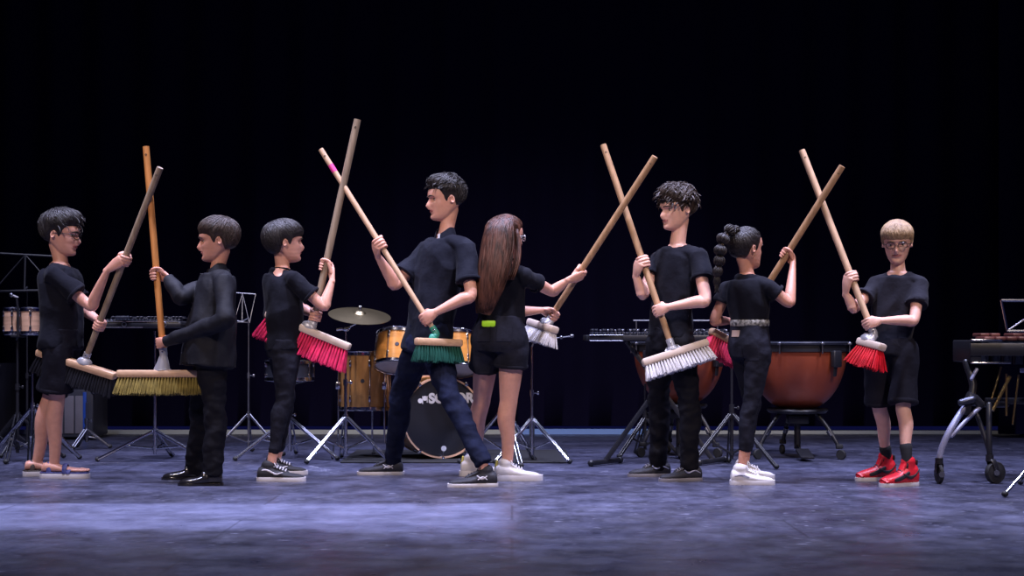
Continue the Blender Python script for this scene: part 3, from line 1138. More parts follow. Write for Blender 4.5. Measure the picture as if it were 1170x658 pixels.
    face_parts(body, T, H, M['brow_fair'] if d.get('fair') else M['brow'], d.get('specs'), root=root)
    # ---- hair
    hair, surf = make_hair(root, T, H, d['hair'], d['hair_m'])
    # ---- top
    g = MB()
    ring = []
    for i in range(25):
        a = 2 * math.pi * i / 24
        ring.append(neck + rtT * (math.cos(a) * nr * 1.60) + fwT * (math.sin(a) * nr * 1.45 + .004) + Vector((0, 0, -.026 - .026 * max(0, math.sin(a)) + .006 * max(0, -math.sin(a)))))
    g.ball(neck - fwT * .030 + Vector((0, 0, -.055)), .065 * s, .040 * s, .040 * s, Matrix((rtT, fwT, Vector((0, 0, 1)))).transposed(), n=14)
    g.sweep(ring, [.019] * 25, n=10, k=1, round_ends=False)
    off = d.get('loose', .012)
    tt = d['torso']
    hemt = d['hem']
    sts = [(t, w, dd, f) for t, w, dd, f in tt if .04 < t < hemt - .04]
    sts.append((hemt,) + tuple(interp([(a_[0], a_[c_]) for a_ in tt], hemt) for c_ in (1, 2, 3)))
    nrw, nrd = nr * 1.25, nr * 1.25
    pts = [spine(t) + fr(t) * f for t, w, dd, f in sts]
    rad = [(w + off, dd + off) for t, w, dd, f in sts]
    if d.get('top') in ('polo', 'shirt'):
        pass
    sd = [rt(t) for t, *_ in sts]
    g.sweep(pts, rad, side=sd, n=32, k=5, sup=2.3, round_ends=False)
    # shoulder yoke from neck to each joint
    for q, sg in (('R', 1), ('L', -1)):
        S, E, wr, fore = arms[q]
        nk = neck + rtT * (sg * nr * 1.0) + Vector((0, 0, -.016))
        k_ = s * d.get('limb', 1)
        g.sweep([neck + Vector((0, 0, -.052)), nk + Vector((0, 0, -.030)), nk.lerp(S, .5) + Vector((0, 0, .0)), S + (S - E).normalized() * .004],
                [(.06 * s, .030 * s), (.066 * s, .030 * s), (.062 * s, .036 * s), (.050 * k_ + off * .3, .046 * k_ + off * .3)], side=fwT, n=20, k=4)
        g.ball(S, .050 * k_ + off * .3, n=14)
        sl = d['sleeve']
        if sl < 1.2:
            r0 = (.052 * k_ + off * .4)
            r1 = (.047 * k_ + d.get('sleeve_loose', .012))
            g.sweep([S.lerp(E, -.05), S.lerp(E, .2), S.lerp(E, sl * .7), S.lerp(E, sl)], [r0, r0 * 1.02, (r0 + r1) / 2, r1], n=22, k=4, round_ends=False)
        else:
            g.sweep([S.lerp(E, -.05), S.lerp(E, .3), S.lerp(E, .75), E, E.lerp(wr, .3), E.lerp(wr, .75), E.lerp(wr, .96)],
                    [.058 * k_, .058 * k_, .052 * k_, .050 * k_, .046 * k_, .038 * k_, .035 * k_], n=22, k=4, round_ends=False)
    # hem roll
    shirt = remeshed(g, d.get('top_name', 't_shirt'), .0065, d['top_m'], root, 3, fold(d.get('fold', .013), 8, d['Y'] * 3 + d['neck'][0], (1, 1, .6)))
    # neckline rib
    if d.get('top') == 'tee':
        c = MB()
        ring = []
        for i in range(25):
            a = 2 * math.pi * i / 24
            ring.append(neck + rtT * (math.cos(a) * nr * 1.50) + fwT * (math.sin(a) * nr * 1.42 + .006) + Vector((0, 0, -.013 - .026 * max(0, math.sin(a)) + .006 * max(0, -math.sin(a)))))
        c.poly(ring, .006, n=8)
        c.build('neckband', d['top_m'], shirt)
    if d.get('top') in ('polo', 'shirt'):
        c = MB()
        rs = []
        nseg = 30
        for rr, zz, dr in ((1.14, .040, 0), (1.18, .044, 0), (1.30, .036, 0), (1.62, -.014, 0), (1.66, -.020, 0), (1.58, -.020, 0), (1.3, .004, 0)):
            ring = []
            for i in range(nseg + 1):
                a = R(112) + (R(316)) * i / nseg
                fdrop = max(0, math.sin(a)) ** 1.5
                pnt = max(0, math.sin(a) - .5) * 2
                ring.append(neck + rtT * (math.cos(a) * nr * rr) + fwT * (math.sin(a) * nr * rr * 1.02 + .004) + Vector((0, 0, zz - (.014 if d['top'] == 'shirt' else .004) - .040 * fdrop - (.022 * pnt if rr > 1.5 else 0))))
            rs.append(ring)
        rs.append(rs[0])
        c.rings(rs, cap=False, closed=False)
        # end caps
        for e in (0, nseg):
            vs = [r[e] for r in rs[:-1]]
            c.add(vs, [tuple(range(len(vs)))])
        c.build('collar', d['top_m'], shirt, auto=60)
        if d['top'] == 'polo':
            u = MB()
            u.sweep([neck + fwT * (nr * .95) + Vector((0, 0, -.002)), neck + fwT * (nr * 1.25) + Vector((0, 0, -.045))], [(.020, .006), (.008, .004)], side=rtT, n=10, k=3)
            u.build('undershirt', M['white_shirt'], shirt)
        tor_at = lambda t: (spine(t), interp([(a_[0], a_[2]) for a_ in tt], t), interp([(a_[0], a_[3]) for a_ in tt], t))
        pk = MB()
        t_end = .28 if d['top'] == 'polo' else hemt - .02
        ptp = []
        nn = 4 if d['top'] == 'polo' else 9
        for i in range(nn):
            t = .07 + (t_end - .07) * i / (nn - 1)
            c0, dd, f = tor_at(t)
            ptp.append(c0 + fr(t) * (f + dd + off + .001))
        pk.sweep(ptp, [(.017, .005)] * nn, side=rtT, n=8, k=3)
        plk = pk.build('placket', d['top_m'], shirt)
        for p in (ptp[:3] if d['top'] == 'polo' else ptp):
            bt = MB()
            bt.lathe([(.0001, 0), (.0055, 0), (.0055, .003), (.0001, .003)], p + fwT * .004, axis=fwT, n=12)
            bt.build('button', M['dark_steel'], plk)
    if d.get('sleeve', 0) < 1.2:
        for q in ('R', 'L'):
            S, E, wr, fore = arms[q]
            c = MB()
            sl = d['sleeve']
            k_ = s * d.get('limb', 1)
            c.torus(S.lerp(E, sl - .01), E - S, .047 * k_ + d.get('sleeve_loose', .012), .0045, n=32, k=8, sx=2.0)
            c.build('cuff', d['top_m'], shirt)
    else:
        for q in ('R', 'L'):
            S, E, wr, fore = arms[q]
            k_ = s * d.get('limb', 1)
            c = MB()
            a_, b_ = E.lerp(wr, .78), E.lerp(wr, 1.0)
            c.sweep([a_, b_], [.037 * k_, .035 * k_], n=22, k=3, round_ends=False)
            c.build('cuff', d['top_m'], shirt)
    # ---- legwear
    g = MB()
    lw = d['legwear']
    lo = lw['loose']
    wt = lw.get('top', .80)
    st2 = [(t, w, dd, f) for t, w, dd, f in tt if t >= wt]
    w0 = interp([(a_[0], a_[1]) for a_ in tt], wt)
    d0 = interp([(a_[0], a_[2]) for a_ in tt], wt)
    st2 = [(wt, w0, d0, interp([(a_[0], a_[3]) for a_ in tt], wt))] + [q for q in st2 if q[0] > wt + .03]
    g.sweep([spine(t) + fr(t) * f for t, w, dd, f in st2], [(w + lw.get('hipoff', .004), dd + lw.get('hipoff', .004)) for t, w, dd, f in st2], side=[rt(t) for t, *_ in st2], n=28, k=4, sup=2.2, round_ends=False)
    g.ball(pel + Vector((0, 0, -.05 * s)), .075 * s, .075 * s, .07 * s, n=14)
    for q in ('R', 'L'):
        hip, kn, ank, A2, fw, L = legs[q]
        kl = s * d.get('leglimb', 1)
        sgl = 1 if q == 'R' else -1
        hu = pel + rtH * (sgl * d.get('hipw', .085 * s) * .85) + Vector((0, 0, .01))
        if lw['kind'] == 'long':
            back = -fw
            calf = kn.lerp(ank, .30) + back * .010
            low = ank + (kn - ank).normalized() * lw.get('ankle_gap', .0)
            ll = lo
            bl = lw.get('bottom', lo)
            g.sweep([hu, hip, hip.lerp(kn, .4), kn.lerp(hip, .12), kn, calf, kn.lerp(ank, .65), low],
                    [(.082 * kl, .088 * kl), (.080 * kl + ll * .4, .090 * kl + ll * .4), (.066 * kl + ll, .074 * kl + ll), (.050 * kl + ll, .054 * kl + ll), (.049 * kl + ll, .052 * kl + ll), (.047 * kl + ll, .054 * kl + ll), (.038 * kl + bl, .042 * kl + bl), (.031 * kl + bl, .036 * kl + bl)],
                    side=rtH, n=24, k=4, round_ends=False)
        else:
            e = lw['len']
            end = hip.lerp(kn, e) if e <= 1 else kn.lerp(ank, e - 1)
            rr = lw.get('leg_r', .085) * s
            pts_ = [hu, hip] + ([hip.lerp(kn, .45)] if e > .5 else []) + [end]
            rd = [(.085 * kl, .09 * kl), (.085 * kl + lo * .5, .092 * kl + lo * .5)] + ([(rr * .98, rr * 1.03)] if e > .5 else []) + [(rr, rr * 1.06)]
            g.sweep(pts_, rd, side=rtH, n=26, k=4, round_ends=False)
            legs[q] = legs[q] + (end, rr)
    if lw['kind'] == 'long':
        zs = {q: legs[q][1].z for q in legs}

        def dis(p, n, f1=fold(lw.get('fold', .008) * .55, 13, d['Y'] + d['neck'][0], (.9, .9, 1.15))):
            kz = (zs['R'] + zs['L']) / 2
            amp = 1 + .7 * math.exp(-((p.z - kz) / .10) ** 2) + .9 * math.exp(-((p.z - .14) / .08) ** 2)
            return f1(p, n) * amp
    else:
        dis = fold(.007, 10, d['neck'][0], (1, 1, .6))
    pants = remeshed(g, lw['name'], .0065, lw['m'], root, 3, dis)
    if lw['kind'] == 'short':
        for q in ('R', 'L'):
            hip, kn, ank, A2, fw, L, end, rr = legs[q]
            c = MB()
            ctr = end + (hip - end).normalized() * .012
            t_ = (end - hip).normalized()
            ring = []
            sdv = (rtH - t_ * rtH.dot(t_)).normalized()
            uv = t_.cross(sdv)
            for i in range(33):
                a = 2 * math.pi * i / 32
                ring.append(ctr + sdv * (rr * 1.0 * math.cos(a)) + uv * (rr * 1.06 * math.sin(a)))
            c.sweep(ring, [(lw.get('cuff', .012), .0035)] * 33, side=t_, n=6, k=1, round_ends=False)
            c.build('trouser_hem', lw['m'], pants)
    # ---- socks and shoes
    for q, sgn in (('R', 1), ('L', -1)):
        hip, kn, ank, A2, fw, L = legs[q][:6]
        if d.get('socks'):
            c = MB()
            t_ = (kn - ank).normalized()
            c.sweep([A2 + Vector((0, 0, .07)), ank, ank + t_ * d['socks']], [(.034 * s, .038 * s), (.033 * s, .037 * s), (.040 * s, .044 * s)], side=rtH, n=20, k=4)
            c.build('sock', M['sock'], root)
        shoe(root, d['shoe'], A2, d['leg_' + q]['yaw'], L, 1 if d['leg_' + q].get('near') else -1)
    d['out'] = dict(root=root, body=body, hair=hair, shirt=shirt, pants=pants, T=T, H=H, neck=neck, pel=pel, rtT=rtT, fwT=fwT, rtH=rtH, fwH=fwH, surf=surf, spine=spine, fr=fr, rt=rt, arms=arms)
    return d['out']


# ------------------------------------------------------------------ brooms
BROOMS = {
    'black': dict(top=(182, 194, 8.24), bot=(97, 412, 8.50), r=.0185, m='pole_grey', ends=((43, 402, 8.55), (132, 430, 8.45)), br='br_black', blen=.105, block='block_wood', sock='socket_grey', flare=.12,
                  label='broom with weathered grey pole and black bristles, held by leftmost boy in spectacles'),
    'yellow': dict(top=(167, 170, 8.31), bot=(187, 408, 8.27), r=.0185, m='pole_orange', ends=((134, 427, 8.27), (249, 427, 8.27)), br='br_yellow', blen=.10, block='block_wood', sock='socket_grey', flare=.16,
                   label='wide broom with bright orange pole and straw yellow bristles'),
    'red': dict(top=(408, 139, 8.42), bot=(358, 368, 8.44), r=.0200, m='pole_grey', ends=((304, 358, 8.46), (400, 397, 8.40)), br='br_red', blen=.13, block='bamboo', sock='socket_grey', flare=.15,
                label='broom with thick brown pole and long magenta red bristles in separate tufts'),
    'green': dict(top=(368, 173, 8.46), bot=(499, 382, 8.28), r=.0155, m='pole_pale', ends=((475, 390, 8.22), (527, 392, 8.34)), br='br_green', blen=.095, block='block_wood', sock='socket_green', flare=.12,
                  label='broom with slim pale pole and dark green bristles, held by tall boy in polo shirt', bdir=(0, 0, -1)),
    'white': dict(top=(747, 181, 8.30), bot=(625, 369, 8.62), r=.0185, m='pole_brown', ends=((606, 368, 8.78), (634, 377, 8.50)), br='br_white', blen=.085, block='bamboo', sock='socket_grey', flare=.2,
                  label='white headed broom held out by girl with long brown hair', bdir=(-.3, 0, -1)),
    'ivory': dict(top=(690, 168, 8.52), bot=(768, 397, 8.30), r=.0185, m='pole_brown', ends=((734, 415, 8.28), (809, 391, 8.32)), br='br_white', blen=.085, block='bamboo', sock='socket_grey', flare=.16,
                  label='wide broom with comb-like white bristles slanting across legs of curly haired boy'),
    'pink': dict(top=(961, 192, 8.20), bot=(837, 389, 8.50), r=.0185, m='pole_brown', ends=((812, 378, 8.46), (862, 404, 8.56)), br='br_pink', blen=.11, block='block_wood', sock='socket_grey', flare=.1,
                 label='broom with bright pink bristles half hidden behind girl with bubble braid', bdir=(-.1, 0, -1)),
    'scarlet': dict(top=(917, 174, 8.36), bot=(999, 384, 8.10), r=.0185, m='pole_pale', ends=((982, 390, 8.16), (1009, 397, 8.00)), br='br_scarlet', blen=.115, block='bamboo', sock='socket_grey', flare=.25,
                    label='small broom with fanned scarlet bristles held by fair haired boy', bdir=(-.25, 0, -1)),
}
for b_ in BROOMS.values():
    b_['top'] = P(*b_['top'])
    b_['bot'] = P(*b_['bot'])


def pole_point(br, py):
    a, c = br['bot'], br['top']
    lo, hi = 0.0, 1.0
    for _ in range(40):
        m = (lo + hi) / 2
        q = a.lerp(c, m)
        yy = HZ - (q.z - CH) * F / q.y
        if yy > py:
            lo = m
        else:
            hi = m
    return a.lerp(c, lo)


def broom(key):
    d = BROOMS[key]
    a, c, r = d['bot'], d['top'], d['r']
    e0, e1 = P(*d['ends'][0]), P(*d['ends'][1])
    mid = (e0 + e1) / 2
    root = thing('broom', tuple(mid), d['label'], 'broom')
    up = (c - a).normalized()
    ux = (e1 - e0).normalized()
    if 'bdir' in d:
        dn = Vector(d['bdir']).normalized()
        dn = (dn - ux * dn.dot(ux)).normalized()
    else:
        dn = -up
        dn = (dn - ux * dn.dot(ux)).normalized()
    uy = ux.cross(-dn)
    A = Matrix((ux, uy, -dn)).transposed()
    L = (e1 - e0).length
    hz = .021
    # handle
    h = MB()
    h.sweep([a, a.lerp(c, .3), a.lerp(c, .7), c - up * .012, c - up * .004, c], [r * .92, r, r, r * 1.0, r * .93, r * .72], n=20, k=2, round_ends=False)
    ho = h.build('handle', M[d['m']], root)
    hl = MB()
    hl.torus(c - up * .035, Vector((0, 1, 0)), .0045, .0015, n=14, k=6)
    hl.v = [tuple(Vector(v) - Vector((0, r, 0))) for v in hl.v]
    hl.build('hanging_hole', M['rubber'], ho)
    if key == 'green':
        t = MB()
        t.tube(a.lerp(c, .885), a.lerp(c, .925), r * 1.04, n=20)
        t.build('tape_band', M['pink_tape'], ho)
    # block
    b = MB()
    b.box(mid, L / 2, .030, hz, A, .010)
    bo = b.build('block', M[d['block']], root)
    # bristles: rows of tufts
    rnd = random.Random(len(key) * 7 + int(mid.x * 100))
    t = MB()
    nx = max(8, int(L / .017))
    rows = 5
    spread = .0075 if key in ('red', 'black', 'ivory') else .0105
    for i in range(nx):
        for j in range(rows):
            fx = (i + .5) / nx * 2 - 1
            fy = (j + .5) / rows * 2 - 1
            base = mid + ux * (fx * (L / 2 - .008)) + uy * (fy * .023) + dn * (hz - .002)
            dr = (dn + ux * (d['flare'] * fx * (abs(fx) ** .8) * 1.6 + rnd.uniform(-.03, .03)) + uy * (fy * .35 + rnd.uniform(-.05, .05))).normalized()
            ln = d['blen'] * rnd.uniform(.93, 1.05)
            for q in range(7):
                an = q * 2.4
                o1 = ux * math.cos(an) * .0032 + uy * math.sin(an) * .0032
                o2 = ux * math.cos(an) * spread * rnd.uniform(.5, 1.1) + uy * math.sin(an) * spread * rnd.uniform(.5, 1.1)
                p0 = base + o1 * .6
                p1 = base + dr * ln * .5 + (o1 + o2) * .5
                p2 = base + dr * ln * rnd.uniform(.95, 1.03) + o2
                t.sweep([p0, p1, p2], [.0030, .0028, .0016], n=4, k=1, round_ends=False)
    br = t.build('bristles', M[d['br']], root, smooth=False)
    br['kind'] = 'stuff'
    # socket
    s = MB()
    kk = .6 if key == 'green' else 1
    top = a + up * .05
    foot = mid + ux * max(-L * .4, min(L * .4, (a - mid).dot(ux) + (a - mid).dot(dn) * -ux.dot(up) * 1.0)) - dn * hz
    s.sweep([top, a - up * .0, foot - dn * .010], [r * 1.18, r * 1.15, r * 1.15], n=18, k=3, round_ends=False)
    s.sweep([a + up * .01, a.lerp(foot, .45), foot - dn * .004, foot + dn * .003], [(r * 1.15, r * 1.15), (.034 * kk, .026 * kk), (.046 * kk, .030 * kk), (.050 * kk, .031 * kk)], side=ux, n=20, k=3, round_ends=False)
    so = s.build('socket', M[d['sock']], root)
    w = MB()
    w.ball(top - up * .02 - Vector((0, r * 1.2, 0)), .006, n=8)
    w.build('screw', M['chrome'], so)
    return root


TOR = lambda *a: [(t, w * (.90 if .04 < t < .22 else 1), q, f) for t, w, q, f in a]

PEOPLE = [
    dict(key='p1', Y=8.60, s=.90, H=0.242, label='boy in spectacles, loose black t-shirt and shorts, gripping broom at far left', head=(71, 268), head_yaw=-4, pitch=-6, yaw=-5, hip_yaw=0,
         neck=(70, 300), pelvis=(70, 392), sw=.135, hipw=.07, broom='black',
         torso=TOR((-.02, .055, .05, 0), (.08, .10, .085, -.01), (.20, .135, .104, -.01), (.45, .135, .104, .0), (.75, .135, .108, .005), (1.0, .14, .112, .0), (1.08, .14, .112, 0)),
         arm_R=dict(elbow=(104, 350, 0), grip=297), arm_L=dict(elbow=(93, 352, 0), grip=371),
         leg_R=dict(knee=(65, 457), ankle=(62, 532), foot_x=62, sole=546, yaw=-6, L=.272, near=True), leg_L=dict(knee=(56, 458), ankle=(42, 531), foot_x=42, sole=543.5, yaw=10, L=.262),
         skin=M['skin_a'], hair=dict(seed=3, tufts=(80, .20, .14, 1.0, .015, .35), fringe=.22, nape=-.20, side=.045, top=.13, back=.06, quiff=.05, rough=.35, ramp=.13, locks=110, hang=.05, lift=.02, cowlick=[((-.1, -.9, .45), (0, -.10, .00), .8), ((0.0, .8, .55), (0, .07, -.06), 1.0)]), hair_m=M['hair_dark'],
         specs=M['frame_black'], top='tee', top_m=M['tee_black'], hem=1.06, sleeve=.62, sleeve_loose=.022, loose=.012,
         legwear=dict(kind='short', name='shorts', m=M['shorts'], loose=.012, len=.84, leg_r=.096, top=.82), shoe='sandal'),
    dict(key='p2', Y=8.28, s=.87, H=0.235, label='boy in black long sleeved button shirt holding orange broom pole', head=(248, 275), head_yaw=184, pitch=-3, yaw=205, hip_yaw=195,
         neck=(248, 307), pelvis=(240, 400), sw=.135, hipw=.07, broom='yellow',
         torso=TOR((-.02, .055, .05, 0), (.08, .10, .08, -.01), (.20, .135, .096, -.01), (.45, .140, .102, .0), (.75, .155, .120, .0), (1.0, .165, .132, .0), (1.2, .172, .138, 0)),
         arm_R=dict(elbow=(207, 340, -1), grip=314), arm_L=dict(elbow=(258, 366, -1), grip=392),
         leg_R=dict(knee=(228, 470), ankle=(224, 536), foot_x=221, sole=547.5, yaw=186, L=.235), leg_L=dict(knee=(245, 470), ankle=(243, 540), foot_x=241, sole=554.5, yaw=186, L=.235, near=True),
         skin=M['skin_b'], hair=dict(seed=5, fringe=.17, nape=-.22, side=.045, top=.10, back=.06, rough=.30, ramp=.14, locks=110, hang=.05, lift=.01), hair_m=M['hair_brown'],
         top='shirt', top_name='button_shirt', top_m=M['satin'], hem=1.19, sleeve=2, loose=.014, fold=.014,
         legwear=dict(kind='long', name='trousers', m=M['trouser'], loose=.014, bottom=.022, ankle_gap=-.02, fold=.011), shoe='dress'),
    dict(key='p3', Y=8.48, s=.87, H=0.230, label='boy in black t-shirt and tight trousers turned to the right, back half towards us', head=(326, 277), head_yaw=22, pitch=2, yaw=32, hip_yaw=18,
         neck=(323, 305), pelvis=(325, 402), sw=.135, hipw=.06, broom='red',
         torso=TOR((-.02, .055, .05, 0), (.08, .10, .08, -.01), (.20, .135, .095, -.01), (.45, .128, .092, .0), (.75, .122, .092, .0), (.98, .125, .098, .0), (1.10, .10, .085, -.01)),
         arm_R=dict(elbow=(370, 350, 0), grip=304), arm_L=dict(elbow=(345, 352, 0), grip=361),
         leg_R=dict(knee=(325, 458), ankle=(311, 524), foot_x=309, sole=549.5, yaw=-4, L=.265, near=True), leg_L=dict(knee=(328, 457), ankle=(317, 520), foot_x=314, sole=542, yaw=4, L=.255),
         skin=M['skin_a'], hair=dict(seed=8, fringe=.14, nape=-.27, side=.07, top=.095, back=.075, rough=.16, locks=130, hang=.05, lift=.006), hair_m=M['hair_dark'],
         top='tee', top_m=M['tee_black'], hem=.98, sleeve=.60, sleeve_loose=.016, loose=.010,
         legwear=dict(kind='long', name='trousers', m=M['denim_black'], loose=.003, bottom=.0, ankle_gap=.03, fold=.007, top=.85), shoe='skate'),
    dict(key='p4', Y=8.50, s=1.02, H=0.242, label='tall boy in navy black polo shirt and blue jeans, striding beside the girl', head=(509, 228), head_yaw=194, pitch=-3, yaw=222, hip_yaw=215,
         neck=(509, 268), pelvis=(489, 386), sw=.170, hipw=.085, broom='green', neckf=.9,
         torso=TOR((-.02, .058, .05, 0), (.06, .11, .08, -.01), (.16, .165, .100, -.01), (.40, .165, .108, .0), (.70, .152, .104, .0), (.95, .158, .108, .0), (1.16, .165, .11, 0)),
         arm_R=dict(elbow=(452, 325, -1), grip=279), arm_L=dict(elbow=(538, 337, -1), grip=364),
         leg_R=dict(knee=(457, 452), ankle=(449, 527), foot_x=447, sole=542, yaw=182, L=.265), leg_L=dict(knee=(512, 450), ankle=(550, 524), foot_x=553, sole=555.5, yaw=190, L=.262, near=True),
         skin=M['skin_a'], hair=dict(seed=11, tufts=(150, .15, .32, .9, .014, .50), fringe=.25, nape=-.15, side=.022, top=.11, back=.03, quiff=.09, rough=.5, ramp=.16, locks=120, hang=.04, lift=.02), hair_m=M['hair_dark'],
         top='polo', top_name='polo_shirt', top_m=M['polo'], hem=1.14, sleeve=.72, sleeve_loose=.024, loose=.010, sdrop=.085,
         legwear=dict(kind='long', name='jeans', m=M['denim_blue'], loose=.010, bottom=.012, ankle_gap=-.035, fold=.010), shoe='runner'),
    dict(key='p5', Y=8.42, s=.90, H=0.232, label='girl with long brown hair, black top and denim shorts seen from behind', head=(579, 271), head_yaw=38, pitch=0, yaw=52, hip_yaw=62,
         neck=(578, 302), pelvis=(571, 392), sw=.140, hipw=.080, broom='white', leglimb=1.18, limb=1.0,
         torso=TOR((-.02, .055, .05, 0), (.08, .10, .08, -.01), (.20, .135, .095, -.01), (.45, .125, .092, .0), (.68, .128, .092, .0), (.95, .166, .120, -.01), (1.12, .150, .105, -.01)),
         arm_R=dict(elbow=(631, 333, 1), grip=312), arm_L=dict(elbow=(590, 356, 1), grip=360),
         leg_R=dict(knee=(581, 460), ankle=(580, 520), foot_x=579, sole=549, yaw=6, L=.262, near=True), leg_L=dict(knee=(550, 460), ankle=(542, 522), foot_x=540, sole=543.5, yaw=2, L=.262),
         skin=M['skin_a'], hair=dict(seed=14, fringe=.24, nape=-.42, side=.06, top=.06, back=.06, rough=.10, locks=90, hang=.0, lift=.004), hair_m=M['hair_long'],
         specs=M['frame_clear'], top='tee', top_m=M['tee_black'], hem=.72, sleeve=.42, sleeve_loose=.010, loose=.006,
         legwear=dict(kind='short', name='denim_shorts', m=M['denim_black'], loose=.006, len=.34, leg_r=.104, top=.66, cuff=.010, hipoff=.006), shoe='chunky'),
    dict(key='p6', Y=8.48, s=.97, H=0.232, label='slim curly haired boy in black t-shirt and black trousers with white broom', head=(773, 240), head_yaw=207, pitch=-3, yaw=222, hip_yaw=218,
         neck=(774, 279), pelvis=(766, 388), sw=.155, hipw=.080, broom='ivory', neckf=.98,
         torso=TOR((-.02, .055, .05, 0), (.06, .10, .08, -.01), (.16, .145, .092, -.01), (.40, .140, .092, .0), (.70, .128, .088, .0), (.95, .138, .095, .0), (1.12, .13, .09, 0)),
         arm_R=dict(elbow=(735, 336, -1), grip=300), arm_L=dict(elbow=(806, 343, -1), grip=355),
         leg_R=dict(knee=(752, 456), ankle=(752, 530), foot_x=753, sole=544, yaw=186, L=.245), leg_L=dict(knee=(787, 454), ankle=(788, 530), foot_x=788, sole=549, yaw=196, L=.245, near=True),
         skin=M['skin_c'], hair=dict(seed=17, tufts=(240, .20, .32, .5, .020, .22), fringe=.20, nape=-.16, side=.035, top=.14, back=.04, quiff=.06, rough=.75, locks=150, hang=.09, lift=.045, ramp=.16, part=.4), hair_m=M['hair_brown'],
         top='tee', top_m=M['tee_black'], hem=.98, sleeve=.50, sleeve_loose=.014, loose=.008, sdrop=.08,
         legwear=dict(kind='long', name='trousers', m=M['trouser'], loose=.014, bottom=.016, fold=.011, ankle_gap=-.03, top=.88), shoe='grey_runner'),
    dict(key='p7', Y=8.28, s=.84, H=0.228, label='girl with bubble braid, cropped black top and speckled belt seen from behind', head=(853, 284), head_yaw=35, pitch=2, yaw=48, hip_yaw=28,
         neck=(854, 314), pelvis=(858, 398), sw=.130, hipw=.065, broom='pink', leglimb=1.0,
         torso=TOR((-.02, .055, .05, 0), (.08, .10, .08, -.01), (.20, .128, .090, -.01), (.45, .118, .086, .0), (.68, .105, .080, .0), (.95, .125, .100, -.01), (1.12, .11, .09, -.01)),
         arm_R=dict(elbow=(902, 346, 0), grip=291), arm_L=dict(elbow=(816, 366, 0), grip=372),
         leg_R=dict(knee=(858, 463), ankle=(849, 522), foot_x=848, sole=553.5, yaw=-2, L=.235, near=True), leg_L=dict(knee=(860, 462), ankle=(852, 520), foot_x=850, sole=547.5, yaw=6, L=.235),
         skin=M['skin_b'], hair=dict(seed=21, fringe=.27, nape=-.22, side=.03, top=.04, back=.04, rough=.10, locks=60, hang=.0, lift=.003), hair_m=M['hair_dark'],
         top='tee', top_m=M['tee_black'], hem=.63, sleeve=.42, sleeve_loose=.012, loose=.006,
         legwear=dict(kind='long', name='jeans', m=M['denim_black'], loose=.004, bottom=.004, ankle_gap=.03, fold=.007, top=.66, hipoff=.006), shoe='white'),
    dict(key='p8', Y=8.28, s=.86, H=0.226, label='fair haired boy in spectacles, black t-shirt, shorts and red high-top shoes', head=(1025, 278), head_yaw=254, pitch=-10, yaw=246, hip_yaw=250, fair=True,
         neck=(1026, 310), pelvis=(1018, 397), sw=.118, hipw=.072, broom='scarlet',
         torso=TOR((-.02, .055, .05, 0), (.08, .10, .08, -.01), (.20, .125, .086, -.01), (.45, .114, .086, .0), (.75, .108, .085, .0), (1.0, .118, .092, .0), (1.10, .118, .092, 0)),
         arm_R=dict(elbow=(976, 352, -1), grip=317), arm_L=dict(elbow=(1044, 366, -1), grip=370),
         leg_R=dict(knee=(1005, 467), ankle=(1013, 523), foot_x=1010, sole=548.5, yaw=196, L=.235), leg_L=dict(knee=(1032, 468), ankle=(1036, 523), foot_x=1036, sole=555, yaw=204, L=.235, near=True),
         skin=M['skin_c'], hair=dict(seed=25, ramp=.12, fringe=.14, nape=-.16, side=.055, top=.085, back=.05, rough=.18, locks=150, hang=.07, lift=.010), hair_m=M['hair_blond'],
         specs=M['frame_black'], top='tee', top_m=M['tee_char'], hem=.99, sleeve=.56, sleeve_loose=.017, loose=.006, socks=.06,
         legwear=dict(kind='short', name='shorts', m=M['shorts'], loose=.014, len=.90, leg_r=.092, top=.85), shoe='hightop'),
]


# ------------------------------------------------------------------ the stage
def struct(name, mb, m, **k):
    o = mb.build(name, m, None, **k)
    o['kind'] = 'structure'
    return o


f = MB()
f.add([(-9, 2.5, 0), (9, 2.5, 0), (9, 13.2, 0), (-9, 13.2, 0), (-9, 2.5, -.1), (9, 2.5, -.1), (9, 13.2, -.1), (-9, 13.2, -.1)], [(0, 1, 2, 3), (7, 6, 5, 4), (0, 4, 5, 1), (1, 5, 6, 2), (2, 6, 7, 3), (3, 7, 4, 0)])
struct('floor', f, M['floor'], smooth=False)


def curtain(name, x0, x1, y, z0, z1, amp=.05, wl=.42, seed=0, along_y=False):
    mb = MB()
    n = int(abs(x1 - x0) / .035)
    front, back = [], []
    rows = []
    for z in (z0, z0 + .4, (z0 + z1) / 2, z1):
        ring = []
        for i in range(n + 1):
            x = x0 + (x1 - x0) * i / n
            d = amp * math.sin(x * 2 * math.pi / wl + 2 * noise.noise(Vector((x * .7, seed, 0)))) * (.7 + .5 * noise.noise(Vector((x, seed + 3, z * .2))))
            ring.append((x, y + d, z) if not along_y else (y + d, x, z))
        back_ = [(p[0], p[1] + .03, p[2]) if not along_y else (p[0] + .03, p[1], p[2]) for p in ring[::-1]]
        rows.append([Vector(p) for p in ring + back_])
    mb.rings(rows)
    return struct(name, mb, M['curtain'], auto=0)


curtain('wall_back', -9, 9, 12.75, .06, 8.0, seed=1)
curtain('wall_left', 7.0, 12.4, -5.6, .0, 8.0, seed=4, along_y=True)
# side curtain at the right edge of the picture, standing across the stage
curtain('wall_right', 3.98, 8.5, 12.15, .03, 8.0, seed=7)

